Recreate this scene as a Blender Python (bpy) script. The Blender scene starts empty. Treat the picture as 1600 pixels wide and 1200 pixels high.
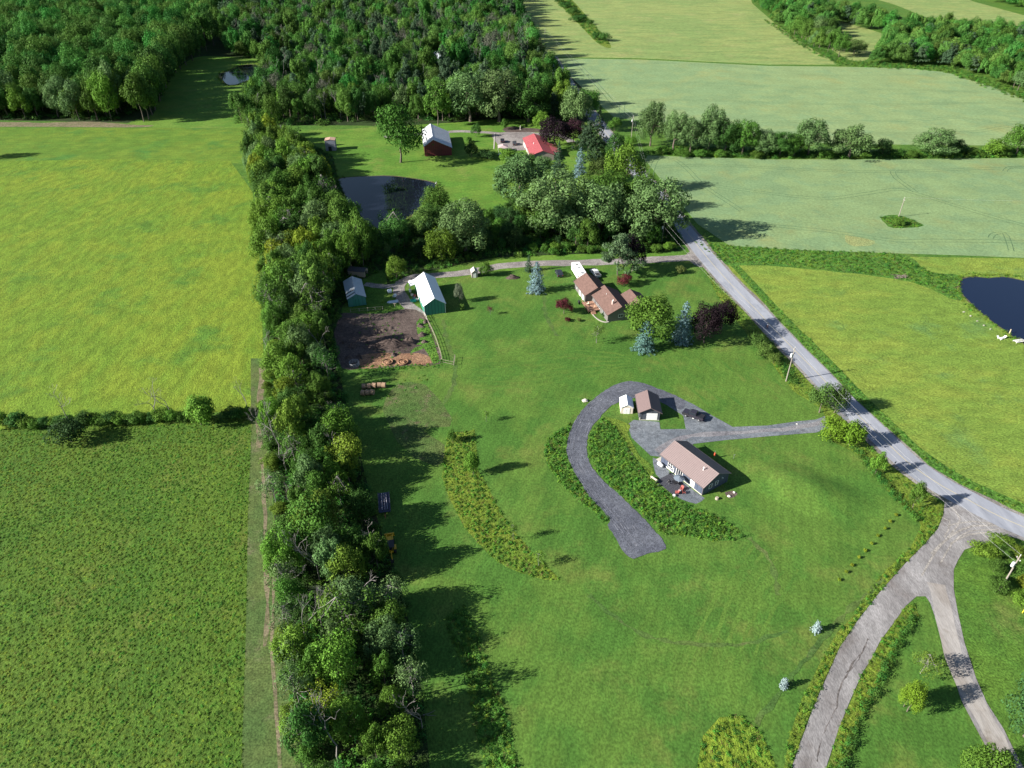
import bpy, math, random
import numpy as np
from mathutils import Vector, Matrix

# ------------------------------------------------------------------ camera, light, exposure
scene = bpy.context.scene
COL = scene.collection
CAM_H, FOC, PITCH = 110.0, 1110.0, math.radians(35)
cam_d = bpy.data.cameras.new("camera"); cam = bpy.data.objects.new("camera", cam_d); COL.objects.link(cam)
cam.location = (0, 0, CAM_H); cam.rotation_euler = (math.pi/2-PITCH, 0, 0)
cam_d.sensor_width = 36; cam_d.lens = FOC/1600*36; cam_d.clip_start = 0.5; cam_d.clip_end = 12000
scene.camera = cam
SUN_EL = math.radians(26.5); SUN_VEC = Vector((-0.962*math.cos(SUN_EL), -0.27*math.cos(SUN_EL), math.sin(SUN_EL)))
world = bpy.data.worlds.new("World"); scene.world = world; world.use_nodes = True
wn = world.node_tree.nodes; wl = world.node_tree.links; wn.clear()
sky = wn.new("ShaderNodeTexSky"); sky.sky_type = 'NISHITA'; sky.sun_disc = False
sky.sun_elevation = SUN_EL; sky.sun_rotation = math.radians(254.3); sky.altitude = 100; sky.air_density = 1.0; sky.dust_density = 0.6; sky.ozone_density = 1.5
bg = wn.new("ShaderNodeBackground"); bg.inputs["Strength"].default_value = 0.05
wo = wn.new("ShaderNodeOutputWorld"); wl.new(sky.outputs[0], bg.inputs[0]); wl.new(bg.outputs[0], wo.inputs[0])
sl = bpy.data.lights.new("sun", 'SUN'); sl.energy = 5.0; sl.angle = math.radians(0.5); sl.color = (1.0, 0.95, 0.86)
so = bpy.data.objects.new("sun", sl); COL.objects.link(so); so.location = SUN_VEC*300
so.rotation_euler = SUN_VEC.to_track_quat('Z', 'Y').to_euler()
scene.view_settings.view_transform = 'Standard'; scene.view_settings.look = 'None'
scene.view_settings.exposure = 1.33; scene.view_settings.gamma = 1.0; scene.view_settings.use_curve_mapping = False

rnd = random.Random(11); nr = np.random.default_rng(7)

# ------------------------------------------------------------------ helpers
def G(u, v, z=0.0):
    """survey: ground (or height z) position of a point noted on the 1600x1200 aerial photo"""
    w = v-600; d = FOC*math.sin(PITCH)+w*math.cos(PITCH); k = (CAM_H-z)/d
    return ((u-800)*k, (FOC*math.cos(PITCH)-w*math.sin(PITCH))*k)
def PX(v): return .8192*(v+177.2)/110.0
def height_for(u, v, top):
    x, y = G(u, v); c, s = math.cos(PITCH), math.sin(PITCH)
    t = (600-top)/FOC            # solve projected row = top
    # -(Y s) + (H-h) c = -t (Y c + (H-h) s)
    hh = (y*s - t*y*c)/(c + t*s)
    return CAM_H-hh
def tag(o, label=None, cat=None, group=None, kind=None):
    if label: o["label"] = label
    if cat: o["category"] = cat
    if group: o["group"] = group
    if kind: o["kind"] = kind
    return o
def empty(name, loc, rz, label, cat, group=None, kind=None):
    o = bpy.data.objects.new(name, None); COL.objects.link(o); o.location = loc; o.rotation_euler = (0, 0, rz)
    o.empty_display_size = 0.5
    return tag(o, label, cat, group, kind)
def mk(name, verts, faces, mat=None, parent=None, smooth=False):
    me = bpy.data.meshes.new(name); me.from_pydata([tuple(v) for v in verts], [], [tuple(f) for f in faces]); me.update()
    if mat: me.materials.append(mat)
    if smooth: me.shade_smooth()
    o = bpy.data.objects.new(name, me); COL.objects.link(o)
    if parent: o.parent = parent
    return o
class MB:
    def __init__(s): s.v = []; s.f = []
    def add(s, vs, fs):
        n = len(s.v); s.v += [tuple(v) for v in vs]; s.f += [tuple(i+n for i in f) for f in fs]; return s
    def box(s, x0, x1, y0, y1, z0, z1):
        return s.add([(x0,y0,z0),(x1,y0,z0),(x1,y1,z0),(x0,y1,z0),(x0,y0,z1),(x1,y0,z1),(x1,y1,z1),(x0,y1,z1)],
                     [(0,3,2,1),(4,5,6,7),(0,1,5,4),(1,2,6,5),(2,3,7,6),(3,0,4,7)])
    def prism(s, prof, y0, y1, y0b=None, y1b=None):
        """profile in xz extruded along y"""
        n = len(prof); vs = [(p[0], y0, p[1]) for p in prof]+[(p[0], y1, p[1]) for p in prof]
        fs = [tuple(range(n)), tuple(range(2*n-1, n-1, -1))]+[(i, i+n, (i+1) % n+n, (i+1) % n) for i in range(n)]
        return s.add(vs, fs)
    def prismx(s, prof, x0, x1):
        """profile in yz extruded along x"""
        n = len(prof); vs = [(x0, p[0], p[1]) for p in prof]+[(x1, p[0], p[1]) for p in prof]
        fs = [tuple(range(n-1, -1, -1)), tuple(range(n, 2*n))]+[(i, (i+1) % n, (i+1) % n+n, i+n) for i in range(n)]
        return s.add(vs, fs)
    def tube(s, a, b, r0, r1=None, n=8, cap=True):
        a = Vector(a); b = Vector(b); r1 = r0 if r1 is None else r1
        d = (b-a).normalized(); t = d.orthogonal().normalized(); u = d.cross(t)
        vs = []
        for c, r in ((a, r0), (b, r1)):
            for i in range(n):
                q = 2*math.pi*i/n; vs.append(c+(t*math.cos(q)+u*math.sin(q))*r)
        fs = [(i, (i+1) % n, (i+1) % n+n, i+n) for i in range(n)]
        if cap: fs += [tuple(range(n-1, -1, -1)), tuple(range(n, 2*n))]
        return s.add(vs, fs)
    def ring(s, c, R, r, n=20, m=6):
        vs = []; fs = []
        for i in range(n):
            a = 2*math.pi*i/n
            for j in range(m):
                b = 2*math.pi*j/m
                vs.append((c[0]+(R+r*math.cos(b))*math.cos(a), c[1]+(R+r*math.cos(b))*math.sin(a), c[2]+r*math.sin(b)))
        for i in range(n):
            for j in range(m):
                fs.append((i*m+j, ((i+1) % n)*m+j, ((i+1) % n)*m+(j+1) % m, i*m+(j+1) % m))
        return s.add(vs, fs)
    def ball(s, c, rx, ry, rz, n=10, m=6, jit=0, rg=None):
        vs = [(c[0], c[1], c[2]+rz)]
        for j in range(1, m):
            t = math.pi*j/m
            for i in range(n):
                a = 2*math.pi*i/n; k = 1+(rg.uniform(-jit, jit) if rg else 0)
                vs.append((c[0]+rx*k*math.sin(t)*math.cos(a), c[1]+ry*k*math.sin(t)*math.sin(a), c[2]+rz*k*math.cos(t)))
        vs.append((c[0], c[1], c[2]-rz)); L = len(vs)-1; fs = []
        for i in range(n): fs.append((0, 1+i, 1+(i+1) % n))
        for j in range(m-2):
            for i in range(n): a = 1+j*n+i; b = 1+j*n+(i+1) % n; fs.append((a, a+n, b+n, b))
        for i in range(n): fs.append((L, L-n+(i+1) % n, L-n+i))
        return s.add(vs, fs)
    def obj(s, name, mat, parent=None, smooth=False): return mk(name, s.v, s.f, mat, parent, smooth)

# ------------------------------------------------------------------ materials
def newmat(name):
    m = bpy.data.materials.new(name); m.use_nodes = True; nt = m.node_tree
    b = nt.nodes["Principled BSDF"]; return m, nt, b
_cache = {}
def paint(name, col, rough=0.6, metal=0.0, var=0.12, scale=3.0, spec=0.4, bump=0.0):
    if name in _cache: return _cache[name]
    m, nt, b = newmat(name); N = nt.nodes; Lk = nt.links
    tc = N.new("ShaderNodeTexCoord"); no = N.new("ShaderNodeTexNoise"); no.inputs["Scale"].default_value = scale; no.inputs["Detail"].default_value = 4
    Lk.new(tc.outputs["Object"], no.inputs["Vector"])
    mx = N.new("ShaderNodeMix"); mx.data_type = 'RGBA'
    mx.inputs[6].default_value = (*[c*(1-var) for c in col], 1); mx.inputs[7].default_value = (*[min(1, c*(1+var)) for c in col], 1)
    Lk.new(no.outputs["Fac"], mx.inputs[0]); Lk.new(mx.outputs[2], b.inputs["Base Color"])
    b.inputs["Roughness"].default_value = rough; b.inputs["Metallic"].default_value = metal; b.inputs["Specular IOR Level"].default_value = spec
    if bump:
        bp = N.new("ShaderNodeBump"); bp.inputs["Strength"].default_value = bump; bp.inputs["Distance"].default_value = 0.05
        Lk.new(no.outputs["Fac"], bp.inputs["Height"]); Lk.new(bp.outputs[0], b.inputs["Normal"])
    _cache[name] = m; return m
def siding(name, col, spacing=0.3, axis=0, dark=0.6, var=0.1):
    """boards / ribs run vertically; colour line between them"""
    m, nt, b = newmat(name); N = nt.nodes; Lk = nt.links
    tc = N.new("ShaderNodeTexCoord"); w = N.new("ShaderNodeTexWave"); w.wave_type = 'BANDS'; w.bands_direction = 'DIAGONAL' if axis == 2 else 'X'
    mp = N.new("ShaderNodeMapping"); Lk.new(tc.outputs["Object"], mp.inputs[0])
    if axis == 3: w.bands_direction = 'Z'
    w.inputs["Scale"].default_value = 0.314/spacing
    Lk.new(mp.outputs[0], w.inputs["Vector"])
    if axis == 2: mp.inputs["Scale"].default_value = (1, 1, 0); w.inputs["Scale"].default_value = 0.314/spacing*0.7
    no = N.new("ShaderNodeTexNoise"); no.inputs["Scale"].default_value = 1.2; no.inputs["Detail"].default_value = 5; Lk.new(tc.outputs["Object"], no.inputs["Vector"])
    r = N.new("ShaderNodeMapRange"); r.inputs[1].default_value = 0; r.inputs[2].default_value = 0.25; r.inputs[3].default_value = dark; r.inputs[4].default_value = 1; Lk.new(w.outputs["Fac"], r.inputs[0])
    r2 = N.new("ShaderNodeMapRange"); r2.inputs[3].default_value = 1-var*1.6; r2.inputs[4].default_value = 1+var*1.6; Lk.new(no.outputs["Fac"], r2.inputs[0])
    mu = N.new("ShaderNodeMath"); mu.operation = 'MULTIPLY'; Lk.new(r.outputs[0], mu.inputs[0]); Lk.new(r2.outputs[0], mu.inputs[1])
    vm = N.new("ShaderNodeVectorMath"); vm.operation = 'SCALE'; vm.inputs[0].default_value = col; Lk.new(mu.outputs[0], vm.inputs["Scale"])
    Lk.new(vm.outputs[0], b.inputs["Base Color"]); b.inputs["Roughness"].default_value = 0.65
    return m
def shingle(name, col):
    m, nt, b = newmat(name); N = nt.nodes; Lk = nt.links
    tc = N.new("ShaderNodeTexCoord")
    br = N.new("ShaderNodeTexBrick"); br.inputs["Scale"].default_value = 1.0; br.inputs["Brick Width"].default_value = 0.9; br.inputs["Row Height"].default_value = 0.28
    br.inputs["Mortar Size"].default_value = 0.02; br.inputs["Color1"].default_value = (*[c*.85 for c in col], 1); br.inputs["Color2"].default_value = (*[c*1.12 for c in col], 1); br.inputs["Mortar"].default_value = (*[c*.6 for c in col], 1)
    Lk.new(tc.outputs["Object"], br.inputs["Vector"])
    no = N.new("ShaderNodeTexNoise"); no.inputs["Scale"].default_value = 0.9; no.inputs["Detail"].default_value = 5; Lk.new(tc.outputs["Object"], no.inputs["Vector"])
    mr = N.new("ShaderNodeMapRange"); mr.inputs[3].default_value = 0.8; mr.inputs[4].default_value = 1.2; Lk.new(no.outputs["Fac"], mr.inputs[0])
    vm = N.new("ShaderNodeVectorMath"); vm.operation = 'SCALE'; Lk.new(br.outputs["Color"], vm.inputs[0]); Lk.new(mr.outputs[0], vm.inputs["Scale"])
    Lk.new(vm.outputs[0], b.inputs["Base Color"]); b.inputs["Roughness"].default_value = 0.9; b.inputs["Specular IOR Level"].default_value = 0.2
    return m
def terrain_mat(name, a, b_, c=None, big=0.03, mid=0.35, fine=2.2, stretch=(1, 1, 1), rot=0.0, bump=0.6, contrast=0.45, stripe=None, patch=None, rough=0.9, cth=0.6, bd=0.25, fine_amt=0.45):
    """ground cover: a/b mixed by broad noise, c in patches, fine grain in value and relief"""
    m, nt, b = newmat(name); N = nt.nodes; Lk = nt.links
    geo = N.new("ShaderNodeNewGeometry"); mp = N.new("ShaderNodeMapping"); mp.inputs["Rotation"].default_value = (0, 0, rot); mp.inputs["Scale"].default_value = stretch
    Lk.new(geo.outputs["Position"], mp.inputs[0])
    def noise(sc, det=5, ro=0.6, vec=None):
        n = N.new("ShaderNodeTexNoise"); n.inputs["Scale"].default_value = sc; n.inputs["Detail"].default_value = det; n.inputs["Roughness"].default_value = ro
        Lk.new((vec or geo.outputs["Position"]), n.inputs["Vector"]); return n.outputs["Fac"]
    def rng(x, lo, hi, o0, o1, sm=True):
        r = N.new("ShaderNodeMapRange"); r.inputs[1].default_value = lo; r.inputs[2].default_value = hi; r.inputs[3].default_value = o0; r.inputs[4].default_value = o1
        if sm: r.interpolation_type = 'SMOOTHSTEP'
        Lk.new(x, r.inputs[0]); return r.outputs[0]
    def mix(f, x, y):
        k = N.new("ShaderNodeMix"); k.data_type = 'RGBA'; Lk.new(f, k.inputs[0])
        for i, q in ((6, x), (7, y)):
            if isinstance(q, tuple): k.inputs[i].default_value = (*q, 1)
            else: Lk.new(q, k.inputs[i])
        return k.outputs[2]
    nb = noise(big, 6, 0.62); nm = noise(mid, 5, 0.65, mp.outputs[0]); nf = noise(fine, 4, 0.7, mp.outputs[0]); ns = noise(0.09, 4, .6, mp.outputs[0])
    add = N.new("ShaderNodeMath"); add.operation = 'ADD'; Lk.new(nb, add.inputs[0]); Lk.new(ns, add.inputs[1])
    col = mix(rng(add.outputs[0], 1-contrast*.45, 1+contrast*.45, 0, 1), a, b_)
    if c: col = mix(rng(noise(big*2.3+.01, 6, .65), cth-.07, cth+.12, 0, 1), col, c)
    if patch: col = mix(rng(nm, .52, .68, 0, 1), col, patch)
    v1 = rng(nm, 0.3, 0.7, 1-contrast*.5, 1+contrast*.5); v2 = rng(nf, 0.3, 0.7, 1-fine_amt, 1+fine_amt)
    mu = N.new("ShaderNodeMath"); mu.operation = 'MULTIPLY'; Lk.new(v1, mu.inputs[0]); Lk.new(v2, mu.inputs[1]); val = mu.outputs[0]
    if stripe:
        w = N.new("ShaderNodeTexWave"); w.wave_type = 'BANDS'; w.bands_direction = 'X'; w.inputs["Scale"].default_value = 0.314/stripe[0]; w.inputs["Distortion"].default_value = stripe[3] if len(stripe) > 3 else 1.5; w.inputs["Detail Scale"].default_value = 0.4
        m2 = N.new("ShaderNodeMapping"); m2.inputs["Rotation"].default_value = (0, 0, stripe[1]); Lk.new(geo.outputs["Position"], m2.inputs[0]); Lk.new(m2.outputs[0], w.inputs["Vector"])
        m3 = N.new("ShaderNodeMath"); m3.operation = 'MULTIPLY'; Lk.new(val, m3.inputs[0]); Lk.new(rng(w.outputs["Fac"], 0, 1, 1-stripe[2], 1+stripe[2]), m3.inputs[1]); val = m3.outputs[0]
    vm = N.new("ShaderNodeVectorMath"); vm.operation = 'SCALE'; Lk.new(col, vm.inputs[0]); Lk.new(val, vm.inputs["Scale"])
    Lk.new(vm.outputs[0], b.inputs["Base Color"]); b.inputs["Roughness"].default_value = rough; b.inputs["Specular IOR Level"].default_value = 0.12
    if bump:
        bp = N.new("ShaderNodeBump"); bp.inputs["Strength"].default_value = bump; bp.inputs["Distance"].default_value = bd
        a2 = N.new("ShaderNodeMath"); a2.operation = 'ADD'; Lk.new(nf, a2.inputs[0]); Lk.new(nm, a2.inputs[1])
        Lk.new(a2.outputs[0], bp.inputs["Height"]); Lk.new(bp.outputs[0], b.inputs["Normal"])
    return m
def leaf_material(name, col=None, isl=0.30, objr=0.22, trans=0.25, hue=0.014, drift=None):
    m, nt, b = newmat(name); N = nt.nodes; Lk = nt.links
    oi = N.new("ShaderNodeObjectInfo"); geo = N.new("ShaderNodeNewGeometry")
    hs = N.new("ShaderNodeHueSaturation")
    if col: hs.inputs["Color"].default_value = (*col, 1)
    else: Lk.new(oi.outputs["Color"], hs.inputs["Color"])
    if drift:
        dn = N.new("ShaderNodeTexNoise"); dn.inputs["Scale"].default_value = drift[1]; dn.inputs["Detail"].default_value = 5; dn.inputs["Roughness"].default_value = .65; Lk.new(geo.outputs["Position"], dn.inputs["Vector"])
        dr = N.new("ShaderNodeMapRange"); dr.inputs[1].default_value = .44; dr.inputs[2].default_value = .60; Lk.new(dn.outputs["Fac"], dr.inputs[0])
        dm = N.new("ShaderNodeMix"); dm.data_type = 'RGBA'; dm.inputs[6].default_value = (*col, 1); dm.inputs[7].default_value = (*drift[0], 1); Lk.new(dr.outputs[0], dm.inputs[0]); Lk.new(dm.outputs[2], hs.inputs["Color"])
    def lin(x, o0, o1):
        r = N.new("ShaderNodeMapRange"); r.inputs[3].default_value = o0; r.inputs[4].default_value = o1; Lk.new(x, r.inputs[0]); return r.outputs[0]
    Lk.new(lin(oi.outputs["Random"], .5-hue, .5+hue), hs.inputs["Hue"])
    mu = N.new("ShaderNodeMath"); mu.operation = 'MULTIPLY'
    Lk.new(lin(geo.outputs["Random Per Island"], 1-isl, 1+isl), mu.inputs[0])
    wn_ = N.new("ShaderNodeMath"); wn_.operation = 'FRACT'; m7 = N.new("ShaderNodeMath"); m7.operation = 'MULTIPLY'; m7.inputs[1].default_value = 7.31; Lk.new(oi.outputs["Random"], m7.inputs[0]); Lk.new(m7.outputs[0], wn_.inputs[0])
    Lk.new(lin(wn_.outputs[0], 1-objr, 1+objr), mu.inputs[1]); Lk.new(mu.outputs[0], hs.inputs["Value"])
    Lk.new(hs.outputs[0], b.inputs["Base Color"]); b.inputs["Roughness"].default_value = 0.7; b.inputs["Specular IOR Level"].default_value = 0.10
    tr = N.new("ShaderNodeBsdfTranslucent"); Lk.new(hs.outputs[0], tr.inputs[0]); ms = N.new("ShaderNodeMixShader"); ms.inputs[0].default_value = trans
    out = N["Material Output"]; Lk.new(b.outputs[0], ms.inputs[1]); Lk.new(tr.outputs[0], ms.inputs[2]); Lk.new(ms.outputs[0], out.inputs[0])
    return m
LEAF = leaf_material("foliage")
BARK = paint("bark", (.13, .105, .085), .9, var=.35, scale=6)
DEADWOOD = paint("bare_grey_wood", (.20, .185, .175), .9, var=.25, scale=5)

# ------------------------------------------------------------------ plan shapes
def smooth_line(pts, closed=False, step=4.0):
    P = [np.array(p) for p in pts]; n = len(P); out = []
    rngi = range(n) if closed else range(n-1)
    for i in rngi:
        p0 = P[i-1] if (closed or i > 0) else P[i]; p1 = P[i]; p2 = P[(i+1) % n]; p3 = P[(i+2) % n] if (closed or i+2 < n) else p2
        k = max(2, int(np.linalg.norm(p2-p1)/step)); k = min(k, 14)
        for j in range(k):
            t = j/k; out.append(.5*((2*p1)+(-p0+p2)*t+(2*p0-5*p1+4*p2-p3)*t*t+(-p0+3*p1-3*p2+p3)*t**3))
    if not closed: out.append(P[-1])
    return out
from mathutils.geometry import tessellate_polygon
def inside(x, y, poly):
    c = False; n = len(poly); j = n-1
    for i in range(n):
        xi, yi = poly[i]; xj, yj = poly[j]
        if ((yi > y) != (yj > y)) and (x < (xj-xi)*(y-yi)/(yj-yi)+xi): c = not c
        j = i
    return c
_laid = []
def auto_z(outline):
    """lowest height 6 mm above every sheet this outline overlaps"""
    P = np.array([(p[0], p[1]) for p in outline]); lo, hi = P.min(0), P.max(0); z = 0.0
    A = P; B = np.roll(P, -1, 0)
    for (l2, h2, A2, B2, z2) in _laid:
        if z2 < z or (l2 > hi).any() or (h2 < lo).any(): continue
        hit = inside(P[0][0], P[0][1], A2) or inside(A2[0][0], A2[0][1], P)
        if not hit:
            d1 = (B-A)[:, None]; d2 = (B2-A2)[None]; w = A2[None]-A[:, None]
            cr = d1[..., 0]*d2[..., 1]-d1[..., 1]*d2[..., 0]; cr = np.where(np.abs(cr) < 1e-9, 1e-9, cr)
            t = (w[..., 0]*d2[..., 1]-w[..., 1]*d2[..., 0])/cr; u = (w[..., 0]*d1[..., 1]-w[..., 1]*d1[..., 0])/cr
            hit = bool(((t >= 0) & (t <= 1) & (u >= 0) & (u <= 1)).any())
        if hit: z = z2
    z += .006; _laid.append((lo, hi, A, B, z)); return z
def sheet(name, px, mat, z, smooth=True, world_pts=None, kind="structure", wob=0.0, seed=0):
    pts = world_pts if world_pts is not None else [G(*p) for p in px]
    if smooth: pts = smooth_line(pts, True, 3.0)
    if wob:
        r = random.Random(seed+5); pts = [(p[0]+r.uniform(-wob, wob), p[1]+r.uniform(-wob, wob)) for p in pts]
    if z is None: z = auto_z(pts)
    vs = [Vector((p[0], p[1], z)) for p in pts]
    tr = tessellate_polygon([vs]); fs = []
    for t in tr:
        a, b, c = (vs[i] for i in t); nrm = (b-a).cross(c-a)
        if abs(nrm.z) < 1e-9: continue
        fs.append(tuple(t) if nrm.z > 0 else tuple(reversed(t)))
    o = mk(name, vs, fs, mat); o["kind"] = kind; return o
def ribbon(name, px, width, mat, z, world_pts=None, jit=0, kind="structure", step=4.0, off=0.0, seed=1):
    pts = smooth_line(world_pts if world_pts is not None else [G(*p) for p in px], False, step)
    r = random.Random(seed); vs = []; n = len(pts)
    for i, p in enumerate(pts):
        d = np.array(pts[min(i+1, n-1)])-np.array(pts[max(i-1, 0)]); d = d/np.linalg.norm(d); q = np.array((d[1], -d[0]))
        w = (width if not callable(width) else width(i/(n-1)))/2
        a = p+q*(off-w+r.uniform(-jit, jit)); b = p+q*(off+w+r.uniform(-jit, jit))
        vs += [(a[0], a[1], z), (b[0], b[1], z)]
    if z is None:
        z = auto_z([v[:2] for v in vs[0::2]]+[v[:2] for v in vs[1::2]][::-1]); vs = [(v[0], v[1], z) for v in vs]
    fs = [(2*i, 2*i+1, 2*i+3, 2*i+2) for i in range(n-1)]
    o = mk(name, vs, fs, mat); o["kind"] = kind; return o
def fill_points(px, spacing, seed, jitter=0.42, holes=()):
    poly = [G(*p) for p in px]; xs = [p[0] for p in poly]; ys = [p[1] for p in poly]; r = random.Random(seed); out = []
    hp = [[G(*p) for p in h] for h in holes]
    y = min(ys); row = 0
    while y < max(ys):
        x = min(xs)+(spacing/2 if row % 2 else 0)
        while x < max(xs):
            qx = x+r.uniform(-jitter, jitter)*spacing; qy = y+r.uniform(-jitter, jitter)*spacing
            if inside(qx, qy, poly) and not any(inside(qx, qy, h) for h in hp): out.append((qx, qy))
            x += spacing
        y += spacing*.87; row += 1
    return out

# ------------------------------------------------------------------ plant prototypes (unit: diameter 1, height 1)
def cards(C, Nn, S, asp=0.7, fold=0.12, rg=nr):
    n = len(C); Nn = Nn/np.linalg.norm(Nn, axis=1, keepdims=True)
    r = rg.normal(size=(n, 3)); T = np.cross(Nn, r); T /= np.linalg.norm(T, axis=1, keepdims=True); B = np.cross(Nn, T)
    S = S[:, None]
    V = np.stack([C-T*S*.5-Nn*S*fold, C-B*S*.5*asp, C+T*S*.5-Nn*S*fold, C+B*S*.5*asp], 1).reshape(-1, 3)
    F = np.arange(4*n).reshape(n, 4); return V, F
def mesh_np(name, V, F, mat):
    me = bpy.data.meshes.new(name); n = len(V); m, k = F.shape
    me.vertices.add(n); me.vertices.foreach_set("co", V.astype(np.float32).ravel())
    me.loops.add(m*k); me.loops.foreach_set("vertex_index", F.astype(np.int32).ravel())
    me.polygons.add(m); me.polygons.foreach_set("loop_start", np.arange(0, m*k, k, dtype=np.int32)); me.polygons.foreach_set("loop_total", np.full(m, k, dtype=np.int32))
    me.update(calc_edges=True); me.materials.append(mat); return me
def rdir(n, rg):
    d = rg.normal(size=(n, 3)); return d/np.linalg.norm(d, axis=1, keepdims=True)
def lobes_crown(seed, full=.3, nl=30, base=.22, lr=(.11, .19), ncards=4200, size=.042, flat=1.0, rad=(.5, .85), up=.25, jit=.55, top=1.0, taper=0.0, zmin=-.75, asp=.7):
    rg = np.random.default_rng(seed); c0 = np.array((0, 0, (base+top)/2)); half = np.array((.5, .5, (top-base)/2))
    d = rdir(nl*3, rg); d = d[d[:, 2] > zmin][:nl]
    R = rg.uniform(lr[0], lr[1], len(d)); q = rg.uniform(rad[0], rad[1], len(d))
    squeeze = 1-taper*np.clip(d[:, 2], 0, 1)
    cen = c0+d*half*q[:, None]; cen[:, :2] *= squeeze[:, None]
    cen[:, :2] *= (1+full*np.clip(-d[:, 2], 0, 1))[:, None]
    cen = np.vstack([cen, c0+rdir(4, rg)*half*.25]); R = np.append(R, [lr[1]*1.15]*4)
    w = R**2/np.sum(R**2); cnt = np.maximum(20, (w*ncards).astype(int)); Cs = []; Ns = []
    for c, r, n in zip(cen, R, cnt):
        v = rdir(n*2, rg); out = (c-c0); out[2] += .12; out = out/(np.linalg.norm(out)+1e-6)
        keep = (v@out) > rg.uniform(-1.0, .45, len(v)); v = v[keep][:n]
        rr = r*(rg.uniform(.55, 1.08, len(v))**.6)[:, None]
        bump = 1+.22*np.sin(v[:, :1]*9+c[0]*40)*np.cos(v[:, 1:2]*8+c[1]*50)
        p = c+v*rr*bump*np.array((1, 1, flat)); Cs.append(p)
        nn = v+rdir(len(v), rg)*jit; nn[:, 2] += up; Ns.append(nn)
    C = np.vstack(Cs); Nn = np.vstack(Ns); S = rg.uniform(.6, 1.35, len(C))*size
    return cards(C, Nn, S, asp, rg=rg), cen
def trunk_mesh(name, cen, seed, r=.022, h=.55, limbs=7, mat=None, lean=.03):
    rg = random.Random(seed); b = MB(); p = Vector((0, 0, -.03)); pts = [p]
    for i in range(4): pts.append(Vector((rg.uniform(-lean, lean), rg.uniform(-lean, lean), h*(i+1)/4)))
    for i in range(4): b.tube(pts[i], pts[i+1], r*(1-.17*i)*(1.25 if i == 0 else 1), r*(1-.17*(i+1)), 7, cap=(i == 0))
    idx = list(range(len(cen))); rg.shuffle(idx)
    for k in idx[:limbs]:
        q = Vector(cen[k]); s = pts[rg.choice((2, 3, 4))]; mid = s.lerp(q, .5)+Vector((0, 0, -.03))
        b.tube(s, mid, r*.45, r*.3, 5, cap=False); b.tube(mid, q, r*.3, r*.12, 5, cap=False)
    me = bpy.data.meshes.new(name); me.from_pydata(b.v, [], b.f); me.update(); me.materials.append(mat or BARK); return me
def conifer(seed, tiers=15, per=11, ncards=3600, size=.05, droop=.25, base=.04, power=.85, gap=.0, up=.5):
    rg = np.random.default_rng(seed); Cs = []; Ns = []
    tot = 0; T = []
    for i in range(tiers):
        z = base+(1-base)*(i/tiers)**1.0; rr = .5*(1-i/tiers)**power*rg.uniform(.82, 1.08)
        m = max(4, int(per*(1-i/tiers*.6)))
        for j in range(m):
            a = 2*math.pi*(j+rg.uniform(-.3, .3))/m+i*1.3; T.append((z+rg.uniform(-.015, .015), rr*rg.uniform(.68, 1.12), a)); tot += rr+.06
    for z, rr, a in T:
        n = int(ncards*(rr+.06)/tot); t = rg.uniform(.1, 1, n)**.65; w = rr*.30*(1.08-t)+.012
        s = rg.uniform(-1, 1, n)*w; x = t*rr; zz = z-droop*rr*t**1.3+rg.uniform(-.012, .016, n)+.07*rr*(t > .85)
        ca, sa = math.cos(a), math.sin(a); C = np.stack([x*ca-s*sa, x*sa+s*ca, zz+.03], 1)
        nn = np.stack([ca*.55*np.ones(n), sa*.55*np.ones(n), np.full(n, up+.2)], 1)+rdir(n, rg)*.55; Cs.append(C); Ns.append(nn)
    n = 60; Cs.append(np.stack([rg.normal(0, .012, n), rg.normal(0, .012, n), rg.uniform(.9, 1.02, n)], 1)); Ns.append(rdir(n, rg)+np.array((0, 0, .4)))
    C = np.vstack(Cs); Nn = np.vstack(Ns); return cards(C, Nn, rg.uniform(.6, 1.3, len(C))*size, .5, rg=rg)
def bare_branches(seed, depth=5, spread=.55, up=.35, r0=.013, l0=.3, keep=.95):
    rg = random.Random(seed); b = MB()
    def grow(p, d, l, r, k):
        q = p+d*l; mid = p.lerp(q, .5)+Vector([rg.uniform(-.06, .06)*l for _ in range(3)])
        b.tube(p, mid, r, r*.85, 5 if k > 2 else 4, cap=False); b.tube(mid, q, r*.85, r*.68, 5 if k > 2 else 4, cap=False)
        if k == 0: return
        for i in range(rg.choice((2, 2, 3))):
            if rg.random() > keep: continue
            nd = (d+Vector((rg.gauss(0, spread), rg.gauss(0, spread), rg.uniform(0, up)))).normalized()
            grow(q, nd, l*rg.uniform(.62, .82), max(r*.62, .0016), k-1)
    grow(Vector((0, 0, -.02)), Vector((rg.uniform(-.1, .1), rg.uniform(-.1, .1), 1)).normalized(), l0, r0, depth)
    V = np.array(b.v); s = 1/max(V[:, 2].max(), .3); V *= s
    me = bpy.data.meshes.new("dead_tree"); me.from_pydata(V.tolist(), [], b.f); me.update(); me.materials.append(DEADWOOD); return me
PROTO = {}
def add_proto(kind, VF, cen, seed, **tk):
    crown = mesh_np("crown_"+kind, VF[0], VF[1], LEAF)
    tr = trunk_mesh("trunk_"+kind, cen, seed, **tk) if cen is not None else None
    PROTO.setdefault(kind, []).append((crown, tr))
CEN0 = np.array([(0, 0, .9), (.05, .03, .6), (-.06, .05, .7), (.04, -.06, .75)])
for s in (1, 2, 3, 4):
    vf, cen = lobes_crown(s, nl=34, base=.14, ncards=5200, size=.040); add_proto("broad", vf, cen, s, h=.55)
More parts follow.
